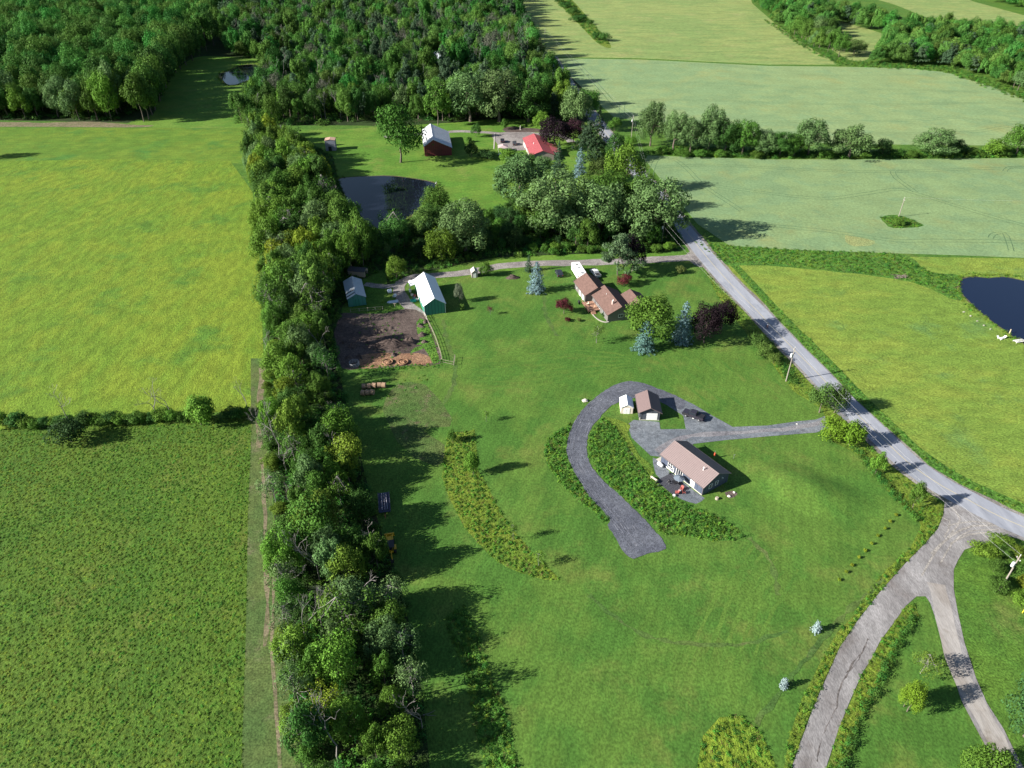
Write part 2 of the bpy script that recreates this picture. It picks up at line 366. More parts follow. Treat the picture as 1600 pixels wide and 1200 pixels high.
for s in (11, 12, 13):
    vf, cen = lobes_crown(s, nl=44, base=.05, ncards=7500, size=.040, lr=(.095, .16), rad=(.5, .88), jit=.45, asp=.55, up=.15); add_proto("willow", vf, cen, s, h=.5, r=.03, limbs=12)
for s in (21, 22, 23):
    vf, cen = lobes_crown(s, nl=26, base=.25, ncards=3400, size=.05, lr=(.09, .17), rad=(.45, .95), taper=.45); add_proto("tall", vf, cen, s, h=.8, r=.017, limbs=14)
for s in (31, 32, 33):
    vf, cen = lobes_crown(s, nl=60, base=.03, ncards=5200, size=.042, lr=(.08, .15), flat=.4, rad=(.3, .92), taper=.55, up=.4, zmin=-.98, full=1.6); add_proto("pine", vf, cen, s, h=.75, r=.016, limbs=14)
for s in (41, 42, 43):
    vf, cen = lobes_crown(s, nl=18, base=-.1, ncards=2400, size=.06, lr=(.14, .24), zmin=-.3, full=.8); add_proto("bush", vf, cen, s, h=.4, r=.02, limbs=5)
for s in (51, 52, 53):
    vf, cen = lobes_crown(s, nl=30, base=.2, ncards=1300, size=.04, lr=(.08, .16), rad=(.4, .95)); add_proto("sparse", vf, cen, s, h=.85, r=.017, limbs=26, mat=DEADWOOD)
for s in (61, 62):
    add_proto("spruce", conifer(s), CEN0, s, h=.95, r=.014, limbs=2)
for s in (63, 64):
    add_proto("dense_spruce", conifer(s, tiers=18, per=12, ncards=5200, size=.05, droop=.15, power=.46), CEN0, s, h=.9, r=.016, limbs=1)
for s in (65, 66):
    add_proto("egg_spruce", conifer(s, tiers=12, per=9, ncards=2200, size=.10, droop=.05, power=.32, base=.0, up=.2), CEN0, s, h=.8, r=.02, limbs=1)
for s in (71, 72, 73, 74):
    PROTO.setdefault("dead", []).append((bare_branches(s, depth=5 if s % 2 else 6, spread=.42 if s < 73 else .6), None))
COLS = dict(green=(.066, .148, .022), bright=(.105, .210, .026), yellow=(.180, .240, .022), willow=(.105, .185, .062), dark=(.032, .080, .022), deep=(.046, .115, .022),
            pine=(.05, .10, .05), blue=(.15, .235, .25), bluelite=(.36, .46, .47), purple=(.020, .012, .017), red=(.10, .022, .028), young=(.11, .19, .035), grey=(.13, .155, .10), olive=(.085, .11, .03))
def plant(name, kind, x, y, w, h, col, label, cat="tree", group=None, rs=None, z=0.0):
    """one tree or shrub: Empty > crown, trunk (bare ones: a single mesh)"""
    rs = rs or rnd; crown, tr = rs.choice(PROTO[kind]); rz = rs.uniform(0, 6.28); c = COLS[col] if isinstance(col, str) else col
    if tr is None:
        o = bpy.data.objects.new(name, crown); COL.objects.link(o); o.location = (x, y, z); o.rotation_euler = (0, 0, rz); o.scale = (h*.9, h*.9, h); return tag(o, label, cat, group)
    e = empty(name, (x, y, z), rz, label, cat, group); e.scale = (w, w, h)
    o = bpy.data.objects.new("crown", crown); COL.objects.link(o); o.parent = e; o.color = (*c, 1)
    t = bpy.data.objects.new("trunk", tr); COL.objects.link(t); t.parent = e
    return e
def plant_px(name, kind, u, v, top, wpx, col, label, cat="tree", group=None, rs=None):
    x, y = G(u, v); h = height_for(u, v, top); w = wpx/PX(v); return plant(name, kind, x, y, w, h, col, label, cat, group, rs)

# scatter of uncountable cover: one object, instances on points
def scatter(name, pts, protos, label=None, smin=.7, smax=1.3, seed=0, zs=1.0, z=0.0, cat=None, tall=None):
    """protos: list of (mesh, weight, width, height)"""
    rg = np.random.default_rng(seed); n = len(pts); P = np.array([(p[0], p[1], z) for p in pts])
    wts = np.array([p[1] for p in protos], float); wts /= wts.sum(); idx = rg.choice(len(protos), n, p=wts)
    me = bpy.data.meshes.new(name); me.from_pydata(P.tolist(), [], [])
    k = rg.uniform(smin, smax, n); W = np.array([p[2] for p in protos])[idx]*k; Hh = np.array([p[3] for p in protos])[idx]*k*rg.uniform(.85, 1.15, n)*zs
    a = me.attributes.new("scl", 'FLOAT_VECTOR', 'POINT'); a.data.foreach_set("vector", np.stack([W, W, Hh], 1).astype(np.float32).ravel())
    a = me.attributes.new("rot", 'FLOAT_VECTOR', 'POINT'); R = np.zeros((n, 3), np.float32); R[:, 2] = rg.uniform(0, 6.28, n); a.data.foreach_set("vector", R.ravel())
    a = me.attributes.new("idx", 'INT', 'POINT'); a.data.foreach_set("value", idx.astype(np.int32))
    o = bpy.data.objects.new(name, me); COL.objects.link(o); o["kind"] = "stuff"
    if label: o["label"] = label
    ng = bpy.data.node_groups.new(name, 'GeometryNodeTree'); ng.interface.new_socket("Geometry", in_out='INPUT', socket_type='NodeSocketGeometry'); ng.interface.new_socket("Geometry", in_out='OUTPUT', socket_type='NodeSocketGeometry')
    N = ng.nodes; Lk = ng.links; gi = N.new("NodeGroupInput"); go = N.new("NodeGroupOutput"); jn = N.new("GeometryNodeJoinGeometry")
    def attr(nm, t):
        x = N.new("GeometryNodeInputNamedAttribute"); x.data_type = t; x.inputs["Name"].default_value = nm; return x.outputs["Attribute"]
    for i, p in enumerate(protos):
        po = bpy.data.objects.new(name+"_piece", p[0])
        oi = N.new("GeometryNodeObjectInfo"); oi.inputs["Object"].default_value = po; oi.inputs["As Instance"].default_value = True
        ip = N.new("GeometryNodeInstanceOnPoints"); cmp = N.new("FunctionNodeCompare"); cmp.data_type = 'INT'; cmp.operation = 'EQUAL'
        Lk.new(attr("idx", 'INT'), cmp.inputs[2]); cmp.inputs[3].default_value = i
        Lk.new(gi.outputs[0], ip.inputs["Points"]); Lk.new(cmp.outputs[0], ip.inputs["Selection"]); Lk.new(oi.outputs["Geometry"], ip.inputs["Instance"])
        Lk.new(attr("scl", 'FLOAT_VECTOR'), ip.inputs["Scale"])
        e2 = N.new("FunctionNodeEulerToRotation"); Lk.new(attr("rot", 'FLOAT_VECTOR'), e2.inputs[0]); Lk.new(e2.outputs[0], ip.inputs["Rotation"])
        Lk.new(ip.outputs[0], jn.inputs[0])
    Lk.new(jn.outputs[0], go.inputs[0])
    md = o.modifiers.new("scatter", 'NODES'); md.node_group = ng
    return o
def joined_tree(kind, i, mat):
    """crown and trunk in one mesh, for the far wood and the ground cover"""
    crown, tr = PROTO[kind][i % len(PROTO[kind])]
    me = crown.copy()
    if tr is None: return me
    me.materials.clear(); me.materials.append(mat); return me
def tuft(seed, n=70, size=.16, up=1.0, spread=.5, h=1.0, asp=.5, mat=None, blade=False):
    rg = np.random.default_rng(seed); d = rdir(n*3, rg); d = d[d[:, 2] > -.05][:n]
    r = rg.uniform(.35, 1, len(d))[:, None]; C = d*r*np.array((spread, spread, h)); C[:, 2] = np.abs(C[:, 2])*.9+.03
    nn = d+rdir(len(d), rg)*.7; nn[:, 2] += up*.3
    V, F = cards(C, nn, rg.uniform(.6, 1.3, len(C))*size, asp, rg=rg)
    return mesh_np("tuft", V, F, mat)

# ------------------------------------------------------------------ ground and fields
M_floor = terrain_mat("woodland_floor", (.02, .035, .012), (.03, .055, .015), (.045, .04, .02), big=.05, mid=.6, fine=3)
M_rough = terrain_mat("rough_grass", (.055, .13, .02), (.08, .155, .022), (.11, .15, .035), big=.03, mid=.5, fine=2.5)
M_lawn = terrain_mat("lawn_grass", (.052, .124, .020), (.076, .146, .024), (.104, .148, .030), big=.022, mid=.2, fine=2.6, stretch=(1, .7, 1), contrast=.24, stripe=(1.9, .35, .045, 2.0), bump=.3, bd=.1, cth=.57, fine_amt=.36)
M_yard = terrain_mat("far_lawn_grass", (.075, .165, .022), (.100, .180, .026), (.125, .170, .035), big=.02, mid=.12, fine=1.0, contrast=.25, bump=.3, bd=.12, fine_amt=.22, stripe=(3, 1.2, .04, 3))
M_hay = terrain_mat("uncut_hay", (.118, .200, .022), (.160, .220, .024), (.082, .172, .024), big=.016, mid=.30, fine=2.2, stretch=(1.5, .6, 1), rot=.25, contrast=.42, bump=.9, bd=.35, cth=.58, fine_amt=.42)
M_weed = terrain_mat("weedy_field_soil", (.058, .122, .017), (.082, .138, .019), (.106, .132, .026), big=.03, mid=.6, fine=3.2, rot=.6, stretch=(1, .8, 1), contrast=.5, bump=.6, bd=.25, fine_amt=.4)
M_mown = terrain_mat("mown_strip", (.085, .160, .020), (.112, .178, .022), (.060, .150, .025), big=.02, mid=.14, fine=1.2, contrast=.3, stripe=(3.2, 1.571, .05, 1), bump=.3, cth=.58, fine_amt=.22)
M_meadow = terrain_mat("meadow", (.148, .232, .038), (.192, .255, .042), (.112, .205, .052), big=.018, mid=.25, fine=1.8, stretch=(.8, 1.5, 1), rot=-.5, contrast=.34, bump=.9, bd=.45, fine_amt=.36)
M_grain = terrain_mat("green_grain", (.155, .235, .112), (.175, .248, .110), (.20, .235, .095), big=.008, mid=.08, fine=.9, contrast=.16, bump=.5, bd=.3, stripe=(1.2, 1.35, .03, .6), fine_amt=.16)
M_grain2 = terrain_mat("green_grain_upper", (.168, .248, .115), (.192, .262, .115), (.215, .25, .10), big=.006, mid=.06, fine=.6, contrast=.16, bump=.5, bd=.3, fine_amt=.16)
M_topfield = terrain_mat("pale_hay", (.165, .235, .075), (.215, .26, .085), (.245, .262, .10), big=.010, mid=.07, fine=.5, stretch=(.6, 1.5, 1), rot=.5, contrast=.26, bump=.9, bd=.5, fine_amt=.25)
M_verge = terrain_mat("verge_grass", (.095, .160, .022), (.135, .18, .024), (.06, .13, .02), big=.06, mid=.5, fine=2.2, contrast=.5, bump=.9, bd=.3)
M_ditch = terrain_mat("ditch_grass", (.055, .145, .022), (.085, .17, .025), (.035, .10, .02), big=.07, mid=.5, fine=2, contrast=.6, bump=.9, bd=.3)
M_lane = terrain_mat("farm_lane", (.060, .105, .030), (.085, .115, .035), (.13, .12, .07), big=.05, mid=.6, fine=3, contrast=.4, bump=.4, bd=.1)
M_dirt = terrain_mat("bare_dirt", (.075, .056, .050), (.110, .085, .075), (.052, .040, .036), big=.08, mid=.8, fine=3.5, contrast=.5, bump=.8, bd=.12)
M_straw = terrain_mat("bedding_straw", (.20, .105, .065), (.27, .165, .10), (.10, .06, .045), big=.25, mid=1.4, fine=4, contrast=.6, bump=1, bd=.15)
M_gravel = terrain_mat("road_gravel", (.19, .18, .18), (.25, .24, .24), (.155, .14, .135), big=.05, mid=.5, fine=3.6, stretch=(1.6, .4, 1), rot=.38, contrast=.32, bump=.5, bd=.06, cth=.58, fine_amt=.28)
M_gravel2 = terrain_mat("lane_gravel", (.25, .225, .205), (.31, .29, .275), (.19, .165, .14), big=.05, mid=.5, fine=3.2, stretch=(1.8, .25, 1), rot=-.35, contrast=.2, bump=.3, bd=.05, fine_amt=.15)
M_crush = terrain_mat("crushed_stone", (.11, .125, .145), (.165, .18, .20), (.085, .090, .105), big=.12, mid=1.0, fine=4.5, contrast=.4, bump=.8, bd=.08, fine_amt=.35)
M_crush_dark = terrain_mat("dark_crushed_stone", (.084, .090, .112), (.108, .115, .138), (.068, .073, .092), big=.10, mid=.9, fine=5, stretch=(1, 1, 1), contrast=.34, bump=.9, bd=.08, fine_amt=.45)
M_asphalt = terrain_mat("worn_asphalt", (.25, .262, .30), (.29, .302, .34), (.215, .228, .265), big=.03, mid=.25, fine=5, stretch=(2.2, .25, 1), rot=.17, contrast=.14, bump=.1, bd=.01, rough=.8, fine_amt=.07)
M_shoulder = terrain_mat("road_shoulder", (.17, .155, .14), (.235, .22, .20), (.13, .13, .07), big=.08, mid=.8, fine=3, contrast=.35, bump=.3, bd=.05)
M_drive = terrain_mat("packed_drive", (.19, .17, .165), (.25, .23, .22), (.14, .125, .12), big=.07, mid=.6, fine=3, contrast=.35, bump=.3, bd=.05)
M_track = terrain_mat("tyre_track", (.085, .145, .07), (.10, .16, .08), big=.05, mid=.5, fine=3, contrast=.3, bump=0)
M_rut = terrain_mat("earth_rut", (.14, .12, .075), (.185, .155, .10), (.09, .11, .04), big=.2, mid=.9, fine=3, contrast=.4, bump=.4, bd=.06, cth=.55)

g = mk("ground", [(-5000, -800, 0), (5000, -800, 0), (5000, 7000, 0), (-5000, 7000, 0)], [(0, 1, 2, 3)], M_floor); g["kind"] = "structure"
Z = [0.0]
def lz(): return None
def field(name, px, mat, smooth=True, wob=0.0): return sheet(name, px, mat, lz(), smooth, wob=wob, seed=len(name))
field("rough_grass", [(-900, 1500), (-900, 700), (-900, 190), (-300, 186), (0, 188), (200, 192), (240, 178), (262, 125), (300, 92), (345, 88), (400, 95), (418, 110), (404, 150), (380, 196), (540, 196), (870, 200), (905, 205), (940, 150), (862, 90), (830, 60), (812, 20), (806, -60), (1100, -90), (2600, -90), (2600, 700), (2400, 1500), (800, 1700)], M_rough, smooth=False)
field("grass_glade", [(205, 196), (240, 178), (262, 125), (300, 92), (345, 88), (418, 95), (420, 112), (404, 150), (380, 200)], M_yard)
field("mown_strip", [(-900, 200), (-200, 199), (0, 199), (200, 200), (400, 200), (400, 256), (200, 251), (0, 252), (-200, 254), (-900, 258)], M_mown, False)
field("hay_field", [(-900, 258), (-200, 254), (0, 252), (170, 249), (360, 252), (395, 300), (405, 400), (412, 560), (402, 640), (250, 650), (0, 672), (-900, 740)], M_hay, False)
field("weedy_field", [(-1300, 760), (0, 672), (250, 650), (395, 650), (392, 700), (388, 780), (384, 1000), (377, 1200), (372, 1400), (-1600, 1400)], M_weed, False)
field("farm_lane", [(392, 560), (412, 560), (420, 700), (440, 900), (470, 1100), (500, 1400), (372, 1400), (377, 1200), (384, 1000), (388, 780), (392, 700)], M_lane, False)
field("lawn", [(480, 520), (560, 480), (640, 490), (700, 440), (800, 414), (1000, 412), (1085, 412), (1130, 456), (1195, 525), (1250, 600), (1320, 680), (1400, 770), (1465, 800), (1440, 845), (1380, 920), (1290, 1050), (1235, 1200), (1200, 1400), (500, 1500), (470, 1200), (430, 900), (420, 640)], M_lawn, False)
field("upper_lawn", [(395, 201), (500, 203), (600, 198), (700, 192), (800, 186), (890, 196), (960, 255), (1010, 290), (1035, 330), (960, 330), (800, 330), (690, 330), (520, 330), (420, 260)], M_yard)
field("drive_verge", [(770, 425), (760, 403), (860, 399), (960, 396), (1050, 396), (1078, 399), (1060, 409), (960, 412), (850, 416)], M_yard)
field("gravel_point", [(1432, 940), (1450, 940), (1470, 1007), (1500, 1090), (1560, 1215), (1640, 1400), (1250, 1400), (1300, 1200), (1345, 1075), (1385, 1000)], M_lawn, False)
field("east_lawn", [(1485, 860), (1560, 835), (1640, 845), (2000, 980), (2000, 1400), (1660, 1400), (1600, 1200), (1540, 1095), (1500, 980), (1487, 900)], M_rough, False)
field("meadow", [(1100, 395), (1200, 397), (1400, 401), (1600, 404), (2500, 430), (2500, 1150), (1650, 850), (1500, 765), (1400, 685), (1290, 575), (1180, 462)], M_meadow, False)
field("field_margin", [(1085, 378), (1200, 388), (1400, 396), (1450, 425), (1505, 432), (1500, 470), (1450, 450), (1400, 436), (1300, 424), (1200, 415), (1130, 412)], M_ditch, wob=.3)
field("lower_grain", [(1008, 250), (1012, 243), (1200, 249), (1400, 249), (1600, 247), (2600, 243), (2600, 440), (1600, 403), (1500, 399), (1400, 396), (1250, 391), (1140, 384), (1090, 350), (1048, 300)], M_grain, False)
field("upper_grain", [(862, 91), (1000, 93), (1200, 103), (1300, 104), (1420, 107), (1480, 113), (1560, 139), (1640, 170), (2300, 400), (2300, 236), (1600, 228), (1400, 226), (1200, 222), (1100, 205), (1000, 188), (960, 184), (925, 152)], M_grain2, False)
field("pale_hay_field", [(806, -60), (1150, -110), (1175, 5), (1215, 40), (1262, 72), (1312, 101), (1200, 101), (1000, 91), (860, 89), (830, 60), (812, 20)], M_topfield, False)
field("hedge_gap_field", [(1268, 25), (1300, 30), (1384, 55), (1372, 72), (1350, 95), (1315, 88), (1285, 60)], M_topfield)
field("ridge_field", [(1305, -60), (1340, -10), (1400, 8), (1440, 24), (1500, 48), (1600, 52), (1900, 110), (1900, 60), (1600, 24), (1520, 2), (1440, -40)], M_topfield, False)
field("fallow_bank", [(862, -10), (885, -8), (925, 35), (955, 72), (935, 68), (905, 38)], M_verge)
field("earth_edge", [(-400, 193), (0, 191), (60, 192), (140, 190), (210, 195), (240, 196), (200, 199), (0, 198), (-400, 200)], M_rut, wob=.25)
field("trampled_grass", [(620, 600), (665, 603), (700, 640), (705, 665), (660, 672), (700, 700), (680, 730), (630, 700), (600, 640)], terrain_mat("thin_grass", (.055, .105, .025), (.085, .115, .035), (.12, .105, .06), big=.1, mid=.7, fine=3, contrast=.5), wob=.5)
# west lane ruts
ribbon("wheel_rut", [(424, 715), (428, 760), (430, 830), (427, 940), (424, 1010), (429, 1080), (437, 1200), (446, 1400)], 0.55, M_rut, lz(), jit=.12)
ribbon("wheel_rut", [(409, 715), (412, 760), (415, 860), (418, 940), (414, 1010)], 0.8, M_rut, lz(), jit=.25)
ribbon("wheel_rut", [(410, 575), (407, 620), (404, 660), (406, 700)], 1.6, M_rut, lz(), jit=.3)

# tyre marks in the grain
def tram(pts, gap=2.0, w=.34):
    z = lz(); ribbon("tyre_track", pts, w, M_track, z, off=-gap/2); ribbon("tyre_track", pts, w, M_track, z, off=gap/2)
tram([(1012, 300), (1020, 262), (1030, 247), (1055, 250), (1075, 265), (1100, 290), (1160, 330)], 2.2)
tram([(1020, 262), (1100, 258), (1200, 262), (1300, 267), (1400, 268), (1600, 262), (2000, 256)], 2.6)
tram([(1130, 348), (1200, 352), (1300, 362), (1400, 376), (1450, 376), (1600, 378), (1900, 388)], 2.6)
tram([(1060, 282), (1200, 302), (1290, 310), (1350, 303), (1400, 296), (1430, 302), (1600, 352), (1900, 420)], 2.6)
tram([(1395, 268), (1400, 278), (1430, 300)], 2.2); tram([(1548, 372), (1552, 366), (1568, 364), (1575, 375), (1580, 392)], 1.8); tram([(1570, 268), (1576, 262), (1600, 260)], 1.8)
tram([(895, 93), (920, 118), (945, 146), (965, 170), (990, 190), (1010, 200)], 3.0, .5)
tram([(975, 186), (972, 166), (990, 158), (1100, 157), (1250, 162), (1400, 163), (1600, 160)], 3.0, .4)
tram([(930, 130), (1100, 129), (1250, 138), (1400, 140), (1560, 145)], 3.0, .35)
tram([(1010, 188), (1150, 190), (1400, 189), (1500, 184), (1560, 193), (1600, 191), (1750, 196)], 3.0, .42)
tram([(1100, 205), (1300, 208), (1500, 207), (1560, 200), (1600, 193)], 3.0, .35)
tram([(920, 100), (1100, 100), (1250, 116), (1400, 117), (1480, 117)], 3.0, .35)
field("bleached_patch", [(1320, 368), (1345, 372), (1368, 376), (1360, 384), (1335, 384), (1322, 378)], terrain_mat("pale_grain", (.20, .245, .10), (.225, .25, .10), big=.1, contrast=.3), wob=.6)
field("pole_island", [(1376, 340), (1392, 336), (1412, 338), (1440, 350), (1438, 355), (1395, 356), (1385, 350)], M_ditch, wob=.4)

# ------------------------------------------------------------------ ponds
def water_mat(name, col, rough=.04):
    m, nt, b = newmat(name); b.inputs["Base Color"].default_value = (*col, 1); b.inputs["Roughness"].default_value = rough; b.inputs["IOR"].default_value = 1.33; b.inputs["Specular IOR Level"].default_value = .38
    no = nt.nodes.new("ShaderNodeTexNoise"); no.inputs["Scale"].default_value = 1.2; no.inputs["Detail"].default_value = 3; geo = nt.nodes.new("ShaderNodeNewGeometry"); nt.links.new(geo.outputs["Position"], no.inputs["Vector"])
    bp = nt.nodes.new("ShaderNodeBump"); bp.inputs["Strength"].default_value = .06; bp.inputs["Distance"].default_value = .05; nt.links.new(no.outputs["Fac"], bp.inputs["Height"]); nt.links.new(bp.outputs[0], b.inputs["Normal"])
    return m
M_water = water_mat("pond_water", (.006, .008, .014)); M_water2 = water_mat("blue_pond_water", (.007, .013, .034))
M_bank = terrain_mat("pond_bank", (.10, .085, .05), (.075, .10, .03), big=.1, mid=.7, contrast=.5)
POND = [(530, 280), (550, 277), (600, 275), (637, 278), (675, 285), (681, 291), (668, 305), (655, 326), (634, 342), (610, 355), (587, 357), (560, 345), (537, 317), (527, 292)]
POND2 = [(1505, 436), (1524, 433), (1545, 435), (1568, 433), (1600, 439), (1690, 455), (1740, 490), (1700, 545), (1620, 545), (1600, 537), (1582, 525), (1566, 513), (1541, 495), (1515, 471), (1498, 451)]
POND3 = [(346, 115), (360, 111), (375, 103), (395, 101), (409, 107), (408, 114), (395, 122), (380, 128), (369, 132), (356, 132), (348, 124)]
def grow(px, m):
    P = [np.array(G(*p)) for p in px]; c = sum(P)/len(P); return [tuple(p+(p-c)/np.linalg.norm(p-c)*m) for p in P]
for nm, pp, mt, m in (("pond", POND, M_water, 1.0), ("east_pond", POND2, M_water2, .6), ("forest_pond", POND3, M_water, 2.0)):
    sheet(nm+"_bank", None, M_bank, lz(), world_pts=grow(pp, m), wob=.25); sheet(nm, pp, mt, lz())

# ------------------------------------------------------------------ roads
CL = [(862, 88), (880, 118), (908, 158), (950, 212), (990, 262), (1014, 288), (1040, 320), (1064, 352), (1083, 375), (1101, 398), (1125, 426), (1155, 458), (1182, 485), (1209, 514), (1239, 545), (1275, 581), (1311, 620), (1348, 656), (1384, 690), (1422, 726), (1474, 761), (1512, 781), (1545, 799), (1600, 824), (1700, 858), (1900, 915), (2200, 990)]
ribbon("road_shoulder", CL, 8.9, M_shoulder, lz(), jit=.22, step=3)
APRON = [(1476, 785), (1474, 805), (1465, 827), (1440, 855), (1415, 880), (1375, 925), (1340, 970), (1312, 1012), (1295, 1050), (1271, 1105), (1247, 1170), (1237, 1200), (1200, 1330), (1185, 1400), (1240, 1400), (1258, 1300), (1292, 1195), (1310, 1140), (1328, 1095), (1347, 1052), (1360, 1032), (1375, 1002), (1395, 975), (1415, 947), (1432, 932), (1446, 932), (1453, 942), (1460, 962), (1472, 1007), (1485, 1042), (1502, 1095), (1521, 1131), (1544, 1174), (1556, 1203), (1600, 1300), (1650, 1400), (1720, 1400), (1650, 1290), (1599, 1199), (1585, 1174), (1568, 1139), (1542, 1099), (1525, 1060), (1507, 1005), (1496, 955), (1490, 920), (1490, 890), (1497, 875), (1507, 859), (1525, 853), (1542, 849), (1557, 839), (1580, 839), (1602, 845), (1640, 850), (1600, 825), (1545, 800), (1510, 783)]
sheet("gravel_road", APRON, M_gravel, lz(), smooth=False)
ribbon("gravel_lane", [(1462, 912), (1472, 945), (1484, 1005), (1498, 1050), (1525, 1100), (1553, 1150), (1580, 1200), (1690, 1400)], 3.1, M_gravel2, lz(), jit=.15)
for k, (a, w) in enumerate((([(1485, 790), (1500, 812), (1486, 834), (1462, 862), (1440, 900)], .35), ([(1570, 822), (1520, 822), (1485, 838), (1455, 866)], .5), ([(1560, 828), (1515, 830), (1487, 850), (1470, 880)], .3), ([(1450, 800), (1484, 815), (1475, 840)], .3), ([(1485, 850), (1512, 836), (1548, 832)], .4), ([(1480, 822), (1520, 815), (1575, 823)], .35))):
    ribbon("pale_wheel_track", a, w, terrain_mat("pale_wheel_track", (.255, .235, .215), (.29, .27, .25), big=.2, contrast=.3) if k == 0 else bpy.data.materials["pale_wheel_track"], lz())
M_washout = terrain_mat("washout", (.10, .088, .082), (.135, .12, .115), big=.4)
for a, w in (([(1356, 998), (1350, 1014), (1342, 1025), (1333, 1035), (1326, 1050), (1317, 1064), (1312, 1075), (1308, 1090), (1307, 1105), (1300, 1118)], .22), ([(1352, 1010), (1335, 1040), (1322, 1052)], .14), ([(1516, 851), (1525, 857), (1531, 862)], .5), ([(1528, 852), (1537, 860)], .35), ([(1300, 1120), (1285, 1150), (1276, 1190)], .12)):
    ribbon("washout_gully", a, w, M_washout, lz(), jit=.12, step=.8)
field("drive_mouth", [(1070, 400), (1084, 392), (1110, 402), (1096, 418), (1080, 410)], M_shoulder)
ribbon("upper_drive", [(893, 222), (880, 213), (850, 209), (800, 210), (760, 207), (720, 205), (690, 207), (600, 214)], 4.2, M_drive, lz(), jit=.3)
field("parking_yard", [(770, 210), (800, 206), (840, 208), (842, 222), (826, 234), (792, 234), (778, 226)], M_drive, wob=.3)
ribbon("farm_drive", [(1090, 402), (1040, 405), (1000, 407), (930, 410), (880, 411), (830, 412), (780, 416), (740, 424), (690, 430), (650, 433), (628, 441), (624, 456), (634, 472), (648, 486), (662, 492)], lambda t: 5.2-1.5*t, M_drive, lz(), jit=.35)
ribbon("worn_track", [(622, 446), (600, 448), (585, 446), (570, 444)], 3.0, M_drive, lz(), jit=.3)
ribbon("main_road", CL, 6.7, M_asphalt, lz(), step=3)
ribbon("centre_line", CL, .2, paint("faded_yellow_paint", (.42, .37, .25), .8, var=.2), lz(), step=3)
DRIVE_B = [(1320, 641), (1290, 650), (1275, 656), (1245, 659), (1200, 665), (1145, 667), (1128, 658), (1112, 650), (1085, 633), (1055, 619), (1036, 622), (1040, 632), (1068, 650), (1072, 671), (1032, 671), (1030, 660), (990, 656), (980, 664), (986, 684), (1017, 712), (1050, 716), (1085, 694), (1137, 687), (1200, 682), (1275, 676), (1305, 664), (1326, 655)]
field("stone_drive", DRIVE_B, M_crush, False, wob=.15)
ribbon("worn_wheel_path", [(1318, 648), (1270, 664), (1200, 673), (1130, 678), (1080, 681), (1050, 690), (1025, 705)], 1.5, terrain_mat("packed_stone", (.155, .15, .165), (.20, .195, .205), big=.2, mid=1, fine=5, contrast=.4, bump=.4, bd=.05), lz(), jit=.3)
CURVE = [(1070, 628), (1055, 618), (1032, 609), (1012, 601), (985, 596), (962, 601), (940, 614), (922, 629), (907, 645), (895, 665), (887, 687), (886, 707), (893, 728), (906, 752), (921, 776), (936, 792), (954, 812), (949, 820), (962, 842), (984, 872), (1010, 866), (1034, 861), (1040, 852), (1025, 832), (1007, 812), (985, 790), (962, 768), (941, 750), (926, 732), (918, 715), (917, 692), (922, 672), (935, 655), (952, 637), (966, 629), (990, 622), (1020, 624), (1040, 632), (1065, 640)]
sheet("curved_stone_drive", None, M_crush_dark, None, False, world_pts=[(p[0]+rnd.uniform(-.14, .14), p[1]+rnd.uniform(-.14, .14)) for p in smooth_line([G(*c) for c in CURVE], True, .8)])
for k, t_ in enumerate((-2.0, -1.3, -.9, -.1, .5, .8, 1.6, 2.1)):
    t = t_; ribbon("drive_rake_line", [(1010, 612), (985, 608), (962, 613), (940, 628), (922, 645), (908, 668), (902, 692), (903, 712), (912, 735), (930, 762), (950, 787), (975, 818), (1000, 852)], .09, terrain_mat("pale_chips", (.125, .13, .155), (.16, .165, .19), big=.3) if k == 0 else bpy.data.materials["pale_chips"], lz(), off=t, jit=.12, step=1.5, seed=k)
field("patio_gravel", [(1020, 716), (1032, 722), (1046, 735), (1060, 748), (1085, 768), (1100, 778), (1086, 787), (1064, 780), (1044, 765), (1030, 748), (1024, 735)], M_crush, wob=.2)
field("worn_path", [(965, 664), (972, 664), (985, 690), (992, 706), (988, 710), (975, 690)], M_drive, wob=.2)
field("dry_grass_patch", [(945, 652), (985, 664), (980, 676), (1000, 712), (1020, 730), (1016, 745), (998, 720), (975, 690), (955, 665)], M_verge, wob=.2)
field("barnyard_dirt", [(520, 493), (560, 490), (600, 490), (632, 483), (661, 489), (668, 505), (680, 530), (688, 568), (648, 571), (597, 575), (562, 577), (535, 576), (522, 548)], M_dirt, wob=.3)
field("barnyard_weeds", [(655, 498), (668, 506), (680, 535), (687, 566), (672, 566), (664, 545), (640, 552), (655, 530), (650, 512)], M_ditch, wob=.4)
field("straw_bedding", [(563, 556), (590, 552), (620, 552), (640, 553), (665, 554), (674, 563), (670, 570), (640, 571), (600, 573), (566, 576)], M_straw, wob=.3)
# verges and overgrown banks
W1 = [(922, 675), (940, 654), (955, 662), (975, 687), (995, 722), (1017, 747), (1037, 765), (1062, 785), (1095, 797), (1132, 812), (1155, 827), (1163, 838), (1150, 845), (1115, 846), (1062, 838), (1037, 835), (1020, 820), (1000, 802), (975, 780), (950, 757), (930, 735), (920, 715), (919, 692)]
W2 = [(893, 662), (875, 670), (856, 685), (850, 707), (855, 727), (875, 755), (900, 780), (930, 802), (945, 820), (951, 812), (934, 793), (918, 775), (904, 752), (891, 728), (884, 707), (885, 687)]
W3 = [(700, 676), (720, 676), (742, 672), (745, 700), (747, 735), (760, 755), (780, 797), (800, 826), (830, 860), (860, 890), (877, 907), (850, 906), (815, 896), (790, 886), (762, 865), (725, 825), (701, 778), (691, 745), (695, 700)]
W4 = [(697, 962), (726, 947), (750, 995), (762, 1040), (787, 1105), (802, 1150), (806, 1200), (812, 1290), (775, 1290), (760, 1210), (742, 1137), (730, 1055), (703, 1000)]
